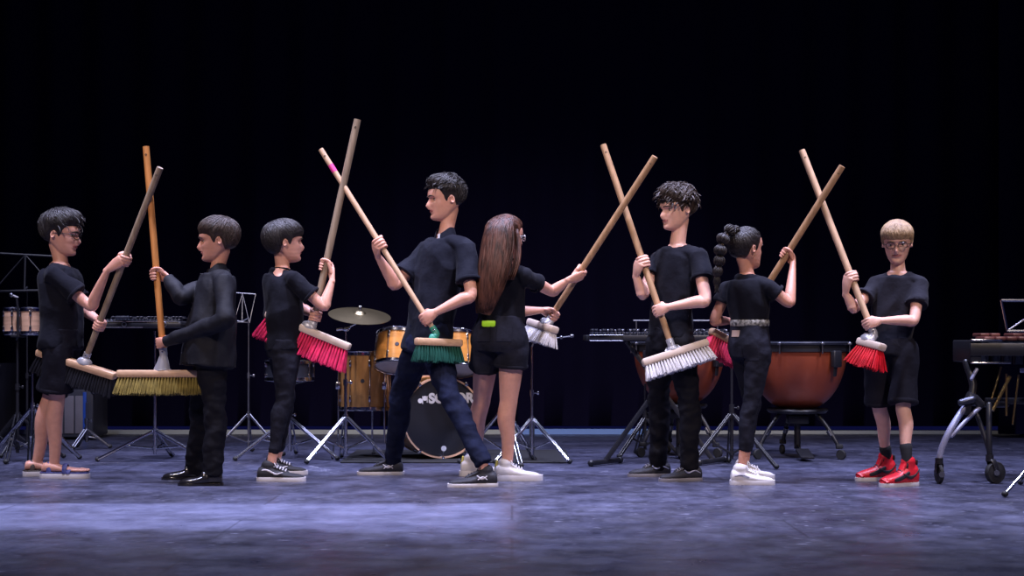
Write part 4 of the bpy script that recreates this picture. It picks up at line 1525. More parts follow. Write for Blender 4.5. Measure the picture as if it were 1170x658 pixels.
t = MB()
t.box((-3.0, 12.62, .018), 3.05, .012, .018)  # added strip standing in for light through the gap under the curtain
struct('gap_light_strip_back', t, M['gap_light'], smooth=False)
t = MB()
t.box((.62, 12.60, .022), .56, .014, .022)  # bluer stretch of that gap light, painted on an added strip
struct('gap_light_strip_middle', t, M['gap_light_blue'], smooth=False)
t = MB()
t.box((2.9, 12.64, .014), 1.7, .012, .014)  # right stretch of the painted gap light
struct('gap_light_strip_right', t, M['gap_light'], smooth=False)


# ------------------------------------------------------------------ instruments and stands
def text_mesh(s, size, name, m, parent, pos, xdir, up, bold=.006, ext=.001):
    cu = bpy.data.curves.new('txt', 'FONT')
    cu.body = s
    cu.size = size
    cu.align_x = 'LEFT'
    cu.extrude = ext
    cu.offset = bold
    o = bpy.data.objects.new('txt', cu)
    COL.objects.link(o)
    dg = bpy.context.evaluated_depsgraph_get()
    dg.update()
    me = bpy.data.meshes.new_from_object(o.evaluated_get(dg))
    bpy.data.objects.remove(o)
    X = Vector(xdir).normalized()
    U = Vector(up).normalized()
    N = X.cross(U)
    A = Matrix((X, U, N)).transposed().to_4x4()
    me.transform(Matrix.Translation(pos) @ A)
    me.materials.clear()
    me.materials.append(m)
    ob = bpy.data.objects.new(name, me)
    COL.objects.link(ob)
    setparent(ob, parent)
    return ob


def stand(px, Y, top_py, label, hub=.24, spread=.34, rot=20, m='chrome', r=.011, kind='tripod_stand', cat='stand', braces=True, feet=(0, 120, 240), group=None, double=True, zt=None):
    b = P(px, 0, Y)
    x = b.x
    zt = zt if zt is not None else CH - (top_py - HZ) / F * Y
    root = thing(kind, (x, Y, 0), label, cat, group)
    mm = M[m]
    p = MB()
    p.tube((x, Y, .05), (x, Y, min(.55, zt * .6)), r, n=14)
    p.tube((x, Y, min(.55, zt * .6)), (x, Y, zt), r * .72, n=14)
    po = p.build('pole', mm, root)
    c = MB()
    c.tube((x, Y, min(.55, zt * .6) - .02), (x, Y, min(.55, zt * .6) + .02), r * 1.5, n=14)
    c.tube((x, Y, min(.55, zt * .6)), (x + .035, Y - .015, min(.55, zt * .6)), .004, n=8)
    c.ball((x + .038, Y - .016, min(.55, zt * .6)), .009, .005, .012, n=8)
    c.build('height_clamp', mm, root)
    c = MB()
    c.tube((x, Y, hub - .025), (x, Y, hub + .02), r * 1.6, n=14)
    c.build('hub', mm, root)
    c = MB()
    c.tube((x, Y, .075), (x, Y, .10), r * 1.5, n=14)
    c.build('lower_collar', mm, root)
    for a in feet:
        a = R(a + rot)
        d = Vector((math.cos(a), math.sin(a), 0))
        s = Vector((-d.y, d.x, 0))
        f = Vector((x, Y, 0)) + d * spread + Vector((0, 0, .018))
        h = Vector((x, Y, hub)) + d * r
        l = MB()
        for q in ((-1, 1) if double else (0,)):
            o = s * (.011 * q)
            l.sweep([h + o, f + o], [(.0065, .0095)] * 2, side=s, n=8, k=1, round_ends=False)
        lo = l.build('leg', mm, root)
        if braces:
            k = MB()
            mid = h.lerp(f, .52)
            k.tube(Vector((x, Y, .088)) + d * r, mid, .007, n=8)
            k.build('brace', mm, lo)
        ft = MB()
        ft.ball(f + d * .006, .018, .018, .016, n=10)
        ft.build('rubber_foot', M['rubber'], lo)
    return root, Vector((x, Y, zt))


def music_stand(px, Y, desk, label, m, wire=True, feet_label=None, rot=30, spread=.30, th=.005, feet=(0, 120, 240), r=.008):
    """desk = four corners in the photograph: top left, top right, bottom right, bottom left"""
    tl, tr, br_, bl = [P(a, c, Y - .02 + .06 * k) for (a, c), k in zip(desk, (1, 1, 0, 0))]
    root, top = stand(px, Y + .03, (desk[2][1] + desk[3][1]) / 2 - 4, label, m=m, hub=.28, spread=spread, rot=rot, kind='music_stand', cat='music stand', r=r, feet=feet, double=False)
    mm = M[m]
    g = MB()
    for a, b in ((tl, tr), (bl, br_)):
        g.tube(a, b, th * 1.25, n=8)
    for a, b in ((tl, bl), (tr, br_)):
        g.tube(a, b, th, n=8)
    c0 = (tl + tr) / 2
    c1 = (bl + br_) / 2
    g.tube(c0, c1, th * 1.2, n=8)
    g.tube(bl, c0, th * .8, n=8)
    g.tube(br_, c0, th * .8, n=8)
    g.tube(c1, top, th * 1.4, n=8)
    d = g.build('desk', mm, root)
    g = MB()
    g.box(c1 + Vector((0, -.025, -.004)), (br_ - bl).length / 2, .022, .003)
    g.build('ledge', mm, d)
    return root


def drum(c, up, r, h, shell_m, label, kind, cat='drum', lugs=8, skin=M['drum_skin'], hoop_m=M['chrome'], group=None, root=None, badge=True, two=True, taper=1.0):
    """c = centre of the shell"""
    c = Vector(c)
    up = Vector(up).normalized()
    if root is None:
        root = thing(kind, tuple(c), label, cat, group)
    a = c - up * h / 2
    s = MB()
    s.lathe([(r * .93 * taper, 0), (r * taper, 0), (r * (1 + taper) / 2, h / 2), (r, h), (r * .93, h)], a, up, n=48)
    sh = s.build('shell', shell_m, root)
    for z, sg, rr in ((h, 1, r), (0, -1, r * taper)):
        if not two and sg < 0:
            continue
        t = MB()
        t.lathe([(rr * 1.01, -.012 * sg), (rr * 1.055, -.012 * sg), (rr * 1.055, .008 * sg), (rr * 1.03, .012 * sg), (rr * 1.01, .008 * sg), (rr * 1.01, -.012 * sg)], a + up * z, up, n=48, cap=False)
        t.torus(a + up * (z + .010 * sg), up, rr * 1.045, .005, n=48)
        t.build('hoop', hoop_m, root)
        k = MB()
        k.lathe([(.001, .002 * sg), (rr * .985, .002 * sg), (rr * 1.0, -.006 * sg), (.001, -.006 * sg)], a + up * z, up, n=48)
        k.build('drum_head', skin, root)
    e = up.orthogonal().normalized()
    e2 = up.cross(e)
    for i in range(lugs):
        an = 2 * math.pi * (i + .35) / lugs
        d = e * math.cos(an) + e2 * math.sin(an)
        l = MB()
        for z in ((h * .82, h * .18) if two else (h * .75,)):
            l.box(a + up * z + d * (r * 1.02), .008, .007, min(.022, h * .12), Matrix((d, up.cross(d), up)).transposed(), .003)
        z0, z1 = (-.004, h + .004) if two else (h * .5, h + .004)
        l.tube(a + up * z0 + d * (r * 1.05), a + up * z1 + d * (r * 1.05), .003, n=6)
        l.build('lug', hoop_m, root)
    if badge:
        bdg = MB()
        d = Vector((0, -1, 0)) - up * up.dot(Vector((0, -1, 0)))
        d.normalize()
        bdg.lathe([(.001, .004), (.012, .004), (.014, 0), (.001, 0)], c + d * r * 1.0, d, n=20)
        bdg.build('badge', M['dark_steel'], root)
    return root


# --- drum kit
YB = 9.85
nB = Vector((.30, -.954, 0)).normalized()
cB = P(505, 479, YB)
cB.z = .285
rug = MB()
rug.box((cB.x + .10, YB + .30, .006), .75, .52, .006, None, .005)
rg = rug.build('drum_rug', M['rubber'])
tag(rg, 'black rug lying under the bass drum', 'rug')
bd = thing('bass_drum', (cB.x, YB, 0), 'large bass drum with black front head and white lettering', 'drum')
rb = .262
s_ = MB()
s_.lathe([(rb * .95, -.012), (rb, -.012), (rb, -.388), (rb * .95, -.388)], cB, nB, n=64)
s_.build('shell', M['maple'], bd)
for h0, sg in ((0, 1), (-.40, -1)):
    t_ = MB()
    t_.lathe([(rb * .99, -.022 * sg), (rb * 1.03, -.022 * sg), (rb * 1.03, .022 * sg), (rb * .99, .022 * sg), (rb * .99, -.022 * sg)], cB + nB * h0, nB, n=64, cap=False)
    t_.build('hoop', M['bongo_wood'], bd)
    t_ = MB()
    t_.lathe([(.001, .006 * sg), (rb * .98, .006 * sg), (rb * .98, -.004 * sg), (.001, -.004 * sg)], cB + nB * h0, nB, n=64)
    hd_ = t_.build('drum_head', M['bass_skin'], bd)
    if sg == 1:
        front_head = hd_
uB = Vector((0, 0, 1))
xB = uB.cross(nB) * 1.0
xB = Vector((-nB.y, nB.x, 0))
for i in range(10):
    an = 2 * math.pi * (i + .5) / 10
    dd = xB * math.cos(an) + uB * math.sin(an)
    l_ = MB()
    AX = Matrix((dd, nB.cross(dd), nB)).transposed()
    l_.box(cB + nB * .010 + dd * (rb * 1.06), .006, .012, .022, AX, .003)
    l_.box(cB + nB * .033 + dd * (rb * 1.03), .012, .010, .004, AX, .003)
    l_.tube(cB + nB * .03 + dd * (rb * 1.085), cB - nB * .08 + dd * (rb * 1.07), .0035, n=6)
    l_.box(cB - nB * .11 + dd * (rb * 1.03), .009, .010, .03, AX, .004)
    l_.build('claw', M['chrome'], bd)
for sg in (-1, 1):
    l_ = MB()
    a_ = cB - nB * .08 + xB * (sg * rb * .85) - uB * (rb * .5)
    l_.tube(a_, Vector((a_.x + xB.x * sg * .09, a_.y + xB.y * sg * .09 - .03, .014)), .006, n=10)
    l_.build('spur', M['chrome'], bd)
fN = cB + nB * .0075
text_mesh('SONOR', .088, 'lettering', M['print_white'], front_head, fN - xB * .092 + uB * .098, xB, uB, bold=.0045)
lg = MB()
for dx, dz, rr in ((-.150, .112, .016), (-.118, .128, .016)):
    lg.lathe([(.001, .002), (rr, .002), (rr, 0), (.001, 0)], fN + xB * dx + uB * dz, nB, n=24)
lg.box(fN + xB * -.134 + uB * .118 + nB * .001, .0028, .001, .026, Matrix((xB, -nB, uB)).transposed())
lg.box(fN + xB * -.103 + uB * .122 + nB * .001, .0028, .001, .022, Matrix((xB, -nB, uB)).transposed())
lg.build('emblem', M['print_white'], front_head)
lg = MB()
lg.lathe([(.001, .002), (.018, .002), (.018, 0), (.001, 0)], fN + xB * .01 - uB * .205, nB, n=24)
lg.v = [tuple(Vector(v)) for v in lg.v]
lg.build('badge', M['print_white'], front_head)
# tom mount on top of the bass drum
mt = MB()
bt_ = cB - nB * .16 + uB * rb
mt.box(bt_ + uB * .01, .035, .03, .012, None, .005)
mt.tube(bt_, bt_ + uB * .16, .014, n=14)
mt.ball(bt_ + uB * .16, .022, n=10)
mt.tube(bt_ + uB * .15, bt_ + uB * .20 + Vector((-.14, -.02, .02)), .008, n=10)
mt.tube(bt_ + uB * .15, bt_ + uB * .20 + Vector((.10, -.02, .02)), .008, n=10)
for q in (-1, 1):
    mt.tube(bt_ + uB * .11, bt_ + uB * .11 + Vector((.05 * q, -.03, 0)), .004, n=8)
    mt.ball(bt_ + uB * .11 + Vector((.052 * q, -.031, 0)), .012, .006, .009, n=8)
mt.build('tom_mount', M['chrome'], bd)

drum(P(455, 401, 9.85), (0.05, .33, .94), .145, .215, M['maple'], 'honey coloured rack tom left of the bass drum, mounted above it', 'rack_tom', lugs=6)
drum(P(519, 404, 9.85), (-.05, .33, .94), .150, .225, M['maple'], 'honey coloured rack tom between the tall boy in polo and the girl in shorts', 'rack_tom', lugs=6)
ft_ = drum(P(417, 435, 10.05), (0, 0.02, 1), .165, .37, M['walnut'], 'brown floor tom on three chrome legs beside the cymbal stand', 'floor_tom', lugs=8)
cF = P(417, 435, 10.05)
for a_ in (200, 320, 80):
    d_ = Vector((math.cos(R(a_)), math.sin(R(a_)), 0))
    l_ = MB()
    p0 = cF + d_ * .185
    l_.poly([p0 + Vector((0, 0, .10)), Vector((p0.x, p0.y, .12)), Vector((p0.x, p0.y, .10)) + d_ * .03, Vector((p0.x, p0.y, .02)) + d_ * .035], .006, n=10)
    l_.box(p0 + Vector((0, 0, -.03)), .016, .016, .025, None, .005)
    lo_ = l_.build('leg', M['chrome'], ft_)
    l_ = MB()
    l_.ball(Vector((p0.x, p0.y, .014)) + d_ * .035, .015, n=8)
    l_.build('rubber_foot', M['rubber'], lo_)


def cymbal(c, n, r, label, thick=.0015, parent=None):
    mb = MB()
    n = Vector(n).normalized()
    prof = [(.006, .026), (.020, .024), (.034, .016), (.042, .008), (.10, .004), (r * .8, -.004), (r, -.010), (r, -.0125), (r * .8, -.0065), (.10, .001), (.042, .005), (.034, .012), (.020, .020), (.006, .022)]
    mb.lathe(prof + [prof[0]], c, n, n=64, cap=False)
    o = mb.build('cymbal', M['cymbal'], parent)
    if parent is None:
        tag(o, label, 'cymbal')
    return o


cc_ = P(411, 359, 9.75)
nC = Vector((.10, -.27, .95)).normalized()
cymbal(cc_, nC, .205, 'bronze cymbal tilted on its chrome stand above the floor tom')
st_, tp_ = stand(395, 9.75, 376, 'chrome cymbal stand with boom, left of the drum kit', rot=-18, spread=.30, kind='cymbal_stand', hub=.29)
b_ = MB()
b_.ball(tp_, .024, .018, .016, n=10)
b_.tube(tp_ + Vector((-.06, 0, -.004)), tp_ + Vector((.03, 0, .008)), .010, n=10)
b_.tube(tp_ + Vector((.0, 0, .0)), cc_ - nC * .05, .006, n=10)
b_.tube(cc_ - nC * .05, cc_ + nC * .055, .004, n=10)
b_.lathe([(.002, 0), (.012, 0), (.012, .012), (.002, .012)], cc_ + nC * .028, nC, n=14)
b_.ball(cc_ + nC * .052, .014, .006, .006, n=8)
b_.lathe([(.002, 0), (.016, 0), (.010, -.02), (.002, -.02)], cc_ + nC * .0, nC, n=14)
b_.build('tilter', M['chrome'], st_)
# cymbal and hi-hat stands on the other side of the kit
st_, tp_ = stand(608, 9.7, 396, 'slim chrome cymbal stand right of the girl in shorts', rot=-30, spread=.27, kind='cymbal_stand', hub=.28, r=.009)
b_ = MB()
b_.tube(tp_, tp_ + Vector((.02, 0, .05)), .006, n=8)
b_.tube(tp_ + Vector((-.05, 0, .03)), tp_ + Vector((.27, 0, .07)), .005, n=8)
b_.ball(tp_ + Vector((.01, 0, .035)), .016, n=8)
b_.ball(tp_ + Vector((.19, 0, .06)), .012, n=8)
b_.ball(tp_ + Vector((.26, 0, .07)), .016, .012, .012, n=8)
b_.build('boom_arm', M['chrome_dull'], st_)
st_, tp_ = stand(577, 9.55, 380, 'chrome hi-hat stand behind legs of the girl in shorts', rot=50, spread=.29, kind='hi_hat_stand', hub=.36)
b_ = MB()
b_.box((tp_.x + .02, 9.40, .022), .045, .14, .006, Matrix.Rotation(R(4), 3, 'X'), .004)
b_.build('pedal', M['chrome_dull'], st_)
for k_, nz in ((-.02, -1), (.0, 1)):
    b_ = MB()
    b_.lathe([(.006, .02 * nz), (.02, .018 * nz), (.035, .008 * nz), (.11, 0), (.11, -.002 * nz), (.035, .005 * nz), (.02, .015 * nz), (.006, .017 * nz), (.006, .02 * nz)], tp_ + Vector((0, 0, k_ - .03)), (0, 0, 1), n=40, cap=False)
    b_.build('hi_hat_cymbal', M['cymbal'], st_)

# --- chrome stands on the left
gst, gtp = stand(177, 9.75, 378, 'chrome tripod stand carrying the black glockenspiel', rot=-14, spread=.37, hub=.20, feet=(0, 100, 194), kind='tripod_stand')
st_, tp_ = stand(331, 10.0, 440, 'low chrome tripod stand behind boy in tight trousers, carrying a snare drum', rot=-28, spread=.38, hub=.27, kind='snare_stand')
for a_ in (0, 120, 240):
    b_ = MB()
    d_ = Vector((math.cos(R(a_ + 40)), math.sin(R(a_ + 40)), 0))
    b_.poly([tp_, tp_ + d_ * .15 + Vector((0, 0, .03)), tp_ + d_ * .172 + Vector((0, 0, .075))], .006, n=8)
    b_.build('basket_arm', M['chrome'], st_)
drum(tp_ + Vector((0, 0, .10)), (0, 0, 1), .155, .115, M['dark_steel'], 'dark snare drum behind boy in tight trousers', 'snare_drum', lugs=8, badge=False)

# glockenspiel: black tray, two tiers of bars
g_ = thing('glockenspiel', tuple(gtp), 'black glockenspiel on chrome tripod between two leftmost boys', 'glockenspiel')
b_ = MB()
x0, x1 = P(121, 0, 9.75).x, P(213, 0, 9.75).x
zz = CH - (371 - HZ) / F * 9.75
b_.box(((x0 + x1) / 2, 9.75, zz), (x1 - x0) / 2, .15, .022, None, .014)
bx_ = b_.build('case', M['black_metal'], g_)
b_ = MB()
for yy in (9.60,):
    b_.tube((x0 + .02, yy, zz + .020), (x1 - .02, yy, zz + .020), .004, n=8)
    b_.tube((x0 + .03, yy, zz - .018), (x1 - .25, yy, zz - .018), .003, n=8)
b_.build('rim', M['chrome'], bx_)
for i in range(22):
    fx = x0 + .025 + (x1 - x0 - .05) * i / 21
    b_ = MB()
    b_.box((fx, 9.68, zz + .030), .0095, .075 - i * .0015, .004, None, .002)
    b_.build('bar', M['dark_steel'], g_)
for i in range(20):
    if i % 7 in (2, 6):
        continue
    fx = x0 + .037 + (x1 - x0 - .06) * i / 20
    b_ = MB()
    b_.box((fx, 9.84, zz + .052), .0095, .065, .004, None, .002)
    b_.build('bar', M['dark_steel'], g_)
b_ = MB()
b_.box(((x0 + x1) / 2, 9.84, zz + .044), (x1 - x0) / 2 - .02, .05, .004, None, .002)
b_.box((x0 + .15, 9.59, zz + .045), .045, .012, .010, None, .004)
b_.build('bar_rail', M['dark_steel'], g_)
b_ = MB()
for fx in (x0 + .16, x0 + .42):
    b_.torus((fx, 9.593, zz), (0, 1, 0), .014, .003, n=20, k=6)
b_.v = [(v[0] if False else v[0], v[1], v[2]) for v in b_.v]
b_.build('latch', M['chrome_dull'], bx_)

# bongos on their stand
bst, btp = stand(20, 9.85, 386, 'dark metal stand carrying the pair of bongos at far left', rot=35, spread=.30, m='black_metal', kind='bongo_stand', hub=.30)
b_ = MB()
b_.poly([btp + Vector((0, -.02, -.01)), P(20.5, 384, 9.76), P(20.5, 352, 9.76), P(19, 340, 9.76)], .008, n=8)
b_.build('upper_rod', M['black_metal'], bst)
b_ = MB()
b_.ball(P(13, 337, 9.76), .014, n=8)
b_.tube(P(13, 337, 9.76), P(21, 340, 9.76), .007, n=8)
b_.build('rod_clamp', M['chrome_dull'], bst)
bg = thing('bongo_drums', tuple(btp), 'pair of pale wooden bongos with chrome rims at the left edge', 'bongos')
for px_, rr in ((14, .055), (35, .070)):
    drum(P(px_, 367, 9.85 + (.03 if px_ < 20 else 0)), (0, 0.02, 1), rr, .155, M['bongo_wood'], '', '', lugs=5, root=bg, badge=False, two=True, taper=.93)
b_ = MB()
b_.box(P(23.5, 368, 9.86), .012, .02, .05, None, .004)
b_.box(P(21, 384, 9.83), .05, .012, .008, None, .003)
b_.build('bridge', M['black_metal'], bg)
stand(37, 9.7, 420, 'chrome tripod stand under the bongos, legs spread beside bare legged boy', rot=-75, spread=.33, hub=.35, kind='tripod_stand')
stand(99, 10.9, 470, 'small low stand on the floor behind the blue sandals', rot=10, spread=.16, hub=.14, kind='low_stand', m='chrome_dull', zt=.34)
music_stand(31, 10.3, ((-8, 289), (66, 293), (64, 331), (-8, 333)), 'black wire music stand behind bongos at left edge', 'black_metal', rot=15, th=.006)
music_stand(284, 10.3, ((262, 334), (292, 336), (285, 369), (268, 366)), 'thin folding music stand between long sleeved boy and boy in tight trousers', 'chrome_dull', rot=-25, spread=.28, th=.0035)


# flight cases far left
def flight_case(x0p, x1p, top, Y, label, stripe=False):
    x0, x1 = P(x0p, 0, Y).x, P(x1p, 0, Y).x
    zt = CH - (top - HZ) / F * Y
    root = thing('flight_case', ((x0 + x1) / 2, Y, 0), label, 'case')
    b = MB()
    b.box(((x0 + x1) / 2, Y, zt / 2 + .01), (x1 - x0) / 2, .22, zt / 2 - .01, None, .012)
    bo = b.build('body', M['case_panel'], root)
    if stripe:
        n = 3
        for i in range(n):
            b = MB()
            b.box((x0 + .03 + (x1 - x0 - .09) * (i + .5) / n, Y - .222, zt / 2), (x1 - x0 - .12) / n / 2, .006, zt / 2 - .05, None, .004)
            b.build('panel', M['case_grey'], bo)
        b = MB()
        b.box((x1 - .065, Y - .224, zt / 2), .014, .008, zt / 2 - .02, None, .004)
        b.build('blue_edge', M['case_blue'], bo)
    b = MB()
    for xx in (x0, x1):
        for zz in (.03, zt - .02):
            b.ball((xx, Y - .21, zz), .022, n=8)
    b.build('corner', M['chrome_dull'], root)
    return root


flight_case(66, 115, 444, 12.1, 'dark flight case with grey panels and a bright blue edge strip', True)
flight_case(-24, 9, 415, 12.1, 'tall dark flight case cut by left edge of the picture')

# --- long keyboard percussion behind the curly haired boy
kb = thing('xylophone', (P(755, 0, 9.6).x, 9.6, 0), 'long black xylophone on crossed stand behind the curly haired boy', 'xylophone')
x0, x1 = P(671, 0, 9.5).x, P(835, 0, 9.5).x
zk = CH - (386 - HZ) / F * 9.5
b_ = MB()
for yy, z_ in ((9.42, zk), (9.80, zk + .0)):
    b_.box(((x0 + x1) / 2, yy, z_), (x1 - x0) / 2, .012, .018, None, .004)
for xx in (x0, x1):
    b_.box((xx, 9.61, zk), .012, .20, .018, None, .004)
fr_ = b_.build('frame', M['black_metal'], kb)
b_ = MB()
b_.poly([(x0 + .01, 9.405, zk + .018), (x0 + .22, 9.405, zk + .018), (x0 + .22, 9.405, zk - .018), (x0 + .01, 9.405, zk - .018), (x0 + .01, 9.405, zk + .018)], .0025, n=6)
b_.build('label_frame', M['chrome_dull'], fr_)
for i in range(36):
    fx = x0 + .03 + (x1 - x0 - .06) * i / 35
    b_ = MB()
    b_.box((fx, 9.52, zk + .028), .0095, .09, .008, None, .003)
    b_.build('bar', M['dark_steel'], kb)
    if i % 7 not in (2, 6):
        b_ = MB()
        b_.box((fx + .013, 9.72, zk + .050), .0095, .085, .008, None, .003)
        b_.build('bar', M['dark_steel'], kb)
rn_ = random.Random(4)
for i in range(18):
    b_ = MB()
    fx = x0 + .08 + (x1 - x0 - .12) * i / 17
    b_.tube((fx, 9.415, zk + .01), (fx, 9.415, zk + .045 + rn_.random() * .012), .004, n=8)
    b_.ball((fx, 9.415, zk + .046), .007, n=8)
    b_.build('bar_post', M['chrome_dull'], kb)
b_ = MB()
b_.tube((x0 + .32, 9.82, zk + .115), (x1, 9.82, zk + .115), .005, n=8)
for xx in (x0 + .34, x0 + .62, x1 - .04):
    b_.tube((xx, 9.82, zk), (xx, 9.82, zk + .115), .005, n=8)
b_.build('rack_rail', M['chrome_dull'], kb)
# crossed legs with long feet
for xa, xb, yy in ((692, 790, 9.50), (814, 716, 9.56)):
    a_, c_ = P(xa, 0, yy), P(xb, 0, yy)
    l_ = MB()
    l_.sweep([Vector((a_.x, yy, .03)), Vector((c_.x, yy, zk - .02))], [(.016, .012)] * 2, side=(1, 0, 0), n=12, k=1, sup=4, round_ends=False)
    lo_ = l_.build('leg', M['black_metal'], kb)
    l_ = MB()
    l_.sweep([Vector((a_.x - .10, yy - .13, .022)), Vector((a_.x + .10, yy + .13 - .30 * 0, .022))], [(.016, .014)] * 2, side=(0, 0, 1), n=12, k=1, sup=4)
    l_.ball((a_.x - .10, yy - .13, .022), .022, n=10)
    l_.ball((a_.x + .10, yy + .13, .022), .022, n=10)
    l_.build('foot_bar', M['black_metal'], lo_)
stand(737, 10.15, 455, 'small black tripod stand under the xylophone, behind the curly haired boy', rot=-140, spread=.24, hub=.26, m='black_metal', kind='low_stand', zt=.5)


# --- timpani
def timpano(px, Y, rad, top_py, label, rot=0, group=None):
    x = P(px, 0, Y).x
    zt = CH - (top_py - HZ) / F * Y
    root = thing('timpano', (x, Y, 0), label, 'timpani', group)
    c = Vector((x, Y, zt))
    b = MB()
    dep = rad * 1.34
    pr = [(rad * .955, -.055)]
    for i in range(1, 15):
        a = math.pi / 2 * i / 14
        pr.append((rad * .955 * math.cos(a) ** .80, -.055 - (dep - .055) * math.sin(a) ** 1.08))
    inner = [(max(r_ - .006, .0005), h_ + .006) for r_, h_ in pr[::-1]]
    b.lathe(pr + inner, c, (0, 0, 1), n=64)
    b.build('bowl', M['copper'], root)
    b = MB()
    b.lathe([(rad * .95, -.062), (rad * .985, -.062), (rad * .985, -.012), (rad * .95, -.012), (rad * .95, -.062)], c, (0, 0, 1), n=64, cap=False)
    b.build('collar', M['black_metal'], root)
    b = MB()
    b.torus(c + Vector((0, 0, -.004)), (0, 0, 1), rad, .009, n=64)
    b.lathe([(rad * .985, -.016), (rad * 1.015, -.016), (rad * 1.015, -.003), (rad * .985, -.003), (rad * .985, -.016)], c, (0, 0, 1), n=64, cap=False)
    b.build('hoop', M['dark_steel'], root)
    b = MB()
    b.lathe([(.001, .002), (rad * .98, .002), (rad * .98, -.003), (.001, -.003)], c, (0, 0, 1), n=64)
    b.build('drum_head', M['drum_skin'], root)
    for i in range(8):
        a = 2 * math.pi * (i + .35) / 8 + R(rot)
        d = Vector((math.cos(a), math.sin(a), 0))
        A = Matrix((d, Vector((-d.y, d.x, 0)), Vector((0, 0, 1)))).transposed()
        b = MB()
        b.box(c + d * (rad * 1.03) + Vector((0, 0, -.010)), .020, .012, .008, A, .003)
        b.tube(c + d * (rad * 1.05) + Vector((0, 0, -.012)), c + d * (rad * 1.05) + Vector((0, 0, -.075)), .005, n=8)
        b.ball(c + d * (rad * 1.05) + Vector((0, 0, -.006)), .009, n=8)
        b.build('tuning_lug', M['chrome_dull'], root)
    for i in range(4):
        a = 2 * math.pi * i / 4 + R(rot + 35)
        d = Vector((math.cos(a), math.sin(a), 0))
        A = Matrix((d, Vector((-d.y, d.x, 0)), Vector((0, 0, 1)))).transposed()
        b = MB()
        b.box(c + d * (rad * 1.02) + Vector((0, 0, -.11)), .020, .036, .055, A, .008)
        pts = [c + d * (rad * 1.03) + Vector((0, 0, -.10)), c + d * (rad * .98) + Vector((0, 0, -.22)), c + d * (rad * .72) + Vector((0, 0, -dep * .88)), c + d * (rad * .35) + Vector((0, 0, -dep - .02))]
        b.sweep(pts[:2], [(.016, .008)] * 2, side=Vector((-d.y, d.x, 0)), n=10, k=3)
        b.build('strut', M['black_metal'], root)
    b = MB()
    b.lathe([(.001, 0), (rad * .58, 0), (rad * .60, -.012), (rad * .55, -.030), (.001, -.030)], c + Vector((0, 0, -dep * .97)), (0, 0, 1), n=40)
    b.box((x, Y, zt - dep - .06), .07, .05, .030, None, .008)
    b.tube((x, Y, zt - dep - .08), (x, Y, .06), .022, n=16)
    b.build('base', M['black_metal'], root)
    for i in range(3):
        a = R((-38, 98, 205)[i])
        d = Vector((math.cos(a), math.sin(a), 0))
        l = MB()
        p0 = Vector((x, Y, zt - dep - .02)) + d * rad * .42
        p1 = Vector((x, Y, .10)) + d * rad * .86
        l.sweep([p0, p0.lerp(p1, .5) + d * .012, p1], [.015, .014, .014], n=12, k=3)
        lo = l.build('leg', M['black_metal'], root)
        l = MB()
        l.tube(p0.lerp(p1, .55), p0.lerp(p1, .72), .017, n=12)
        l.build('leg_clamp', M['chrome_dull'], lo)
        w = MB()
        wd = Vector((-d.y, d.x, 0))
        w.lathe([(.001, -.012), (.030, -.012), (.034, -.006), (.034, .006), (.030, .012), (.001, .012)], Vector((x, Y, .034)) + d * (rad * .86 + .025), wd, n=24)
        w.box(p1 + d * .012 + Vector((0, 0, -.012)), .022, .016, .016, None, .005)
        w.build('caster', M['rubber'], lo)
    p = MB()
    p.box((x - .0, Y - rad * .75, .045), .045, .10, .008, Matrix.Rotation(R(12), 3, 'X'), .005)
    p.tube((x, Y - rad * .5, .05), (x, Y - .02, .08), .010, n=10)
    p.build('pedal', M['black_metal'], root)
    return root


timpano(776, 10.25, .325, 391, 'smaller copper timpano mostly hidden by curly haired boy', 10)
timpano(911, 10.1, .345, 391, 'large copper timpano right of the girl with bubble braid', 0)
stand(836, 9.35, 470, 'black tripod stand beside leg of the girl with bubble braid', rot=-155, spread=.30, hub=.33, m='black_metal', kind='low_stand', zt=.62)

# --- marimba at the right edge
mb_ = thing('marimba', (P(1150, 0, 8.5).x, 8.5, 0), 'large marimba on wheeled frame at right edge', 'marimba')
Ym = 8.45
xl = P(1088, 0, 8.64).x
xr = xl + 1.9
zt = CH - (388 - HZ) / F * Ym
for q_, nm_, m_ in (((xl + .035, Ym + .03, zt - .065, .030, .17, .062, .006), 'end_block', 'black_metal'), ((xr, Ym + .20, zt - .065, .030, .36, .062, .006), 'end_block', 'black_metal'),
                    (((xl + xr) / 2, Ym - .14, zt - .055, (xr - xl) / 2, .012, .035, .004), 'rail', 'black_metal'), 
                    ((xl + .09, Ym - .145, zt - .003, .088, .014, .006, .003), 'edge_trim', 'chrome'), ((xl + .115, Ym - .145, zt - .130, .112, .010, .004, .002), 'edge_trim', 'chrome')):
    b_ = MB()
    b_.box(q_[:3], q_[3], q_[4], q_[5], None, q_[6])
    b_.build(nm_, M[m_], mb_)
b_ = MB()
b_.sweep([(xl + .03, Ym + .20, zt - .05), (xr, Ym + .54, zt - .05)], [(.012, .035)] * 2, side=(0, 1, 0), n=12, k=1, sup=6, round_ends=False)
b_.build('rail', M['black_metal'], mb_)
for i in range(26):
    fx = xl + .115 + i * .064
    b_ = MB()
    b_.box((fx, Ym - .04 + i * .003, zt + .006), .028, .085 + i * .003, .011, None, .005)
    b_.build('bar', M['rosewood'], mb_)
    if i % 7 not in (2, 6):
        b_ = MB()
        b_.box((fx + .032, Ym + .13 + i * .008, zt + .026), .026, .075 + i * .003, .011, None, .005)
        b_.build('bar', M['rosewood'], mb_)
    b_ = MB()
    b_.tube((fx, Ym - .03, zt - .03), (fx, Ym - .03, zt - .14), .026, n=20)
    b_.build('resonator', M['dark_steel'], mb_)
b_ = MB()
b_.box((xl + 1.05, Ym + .0, zt - .175), .72, .010, .013, None, .003)
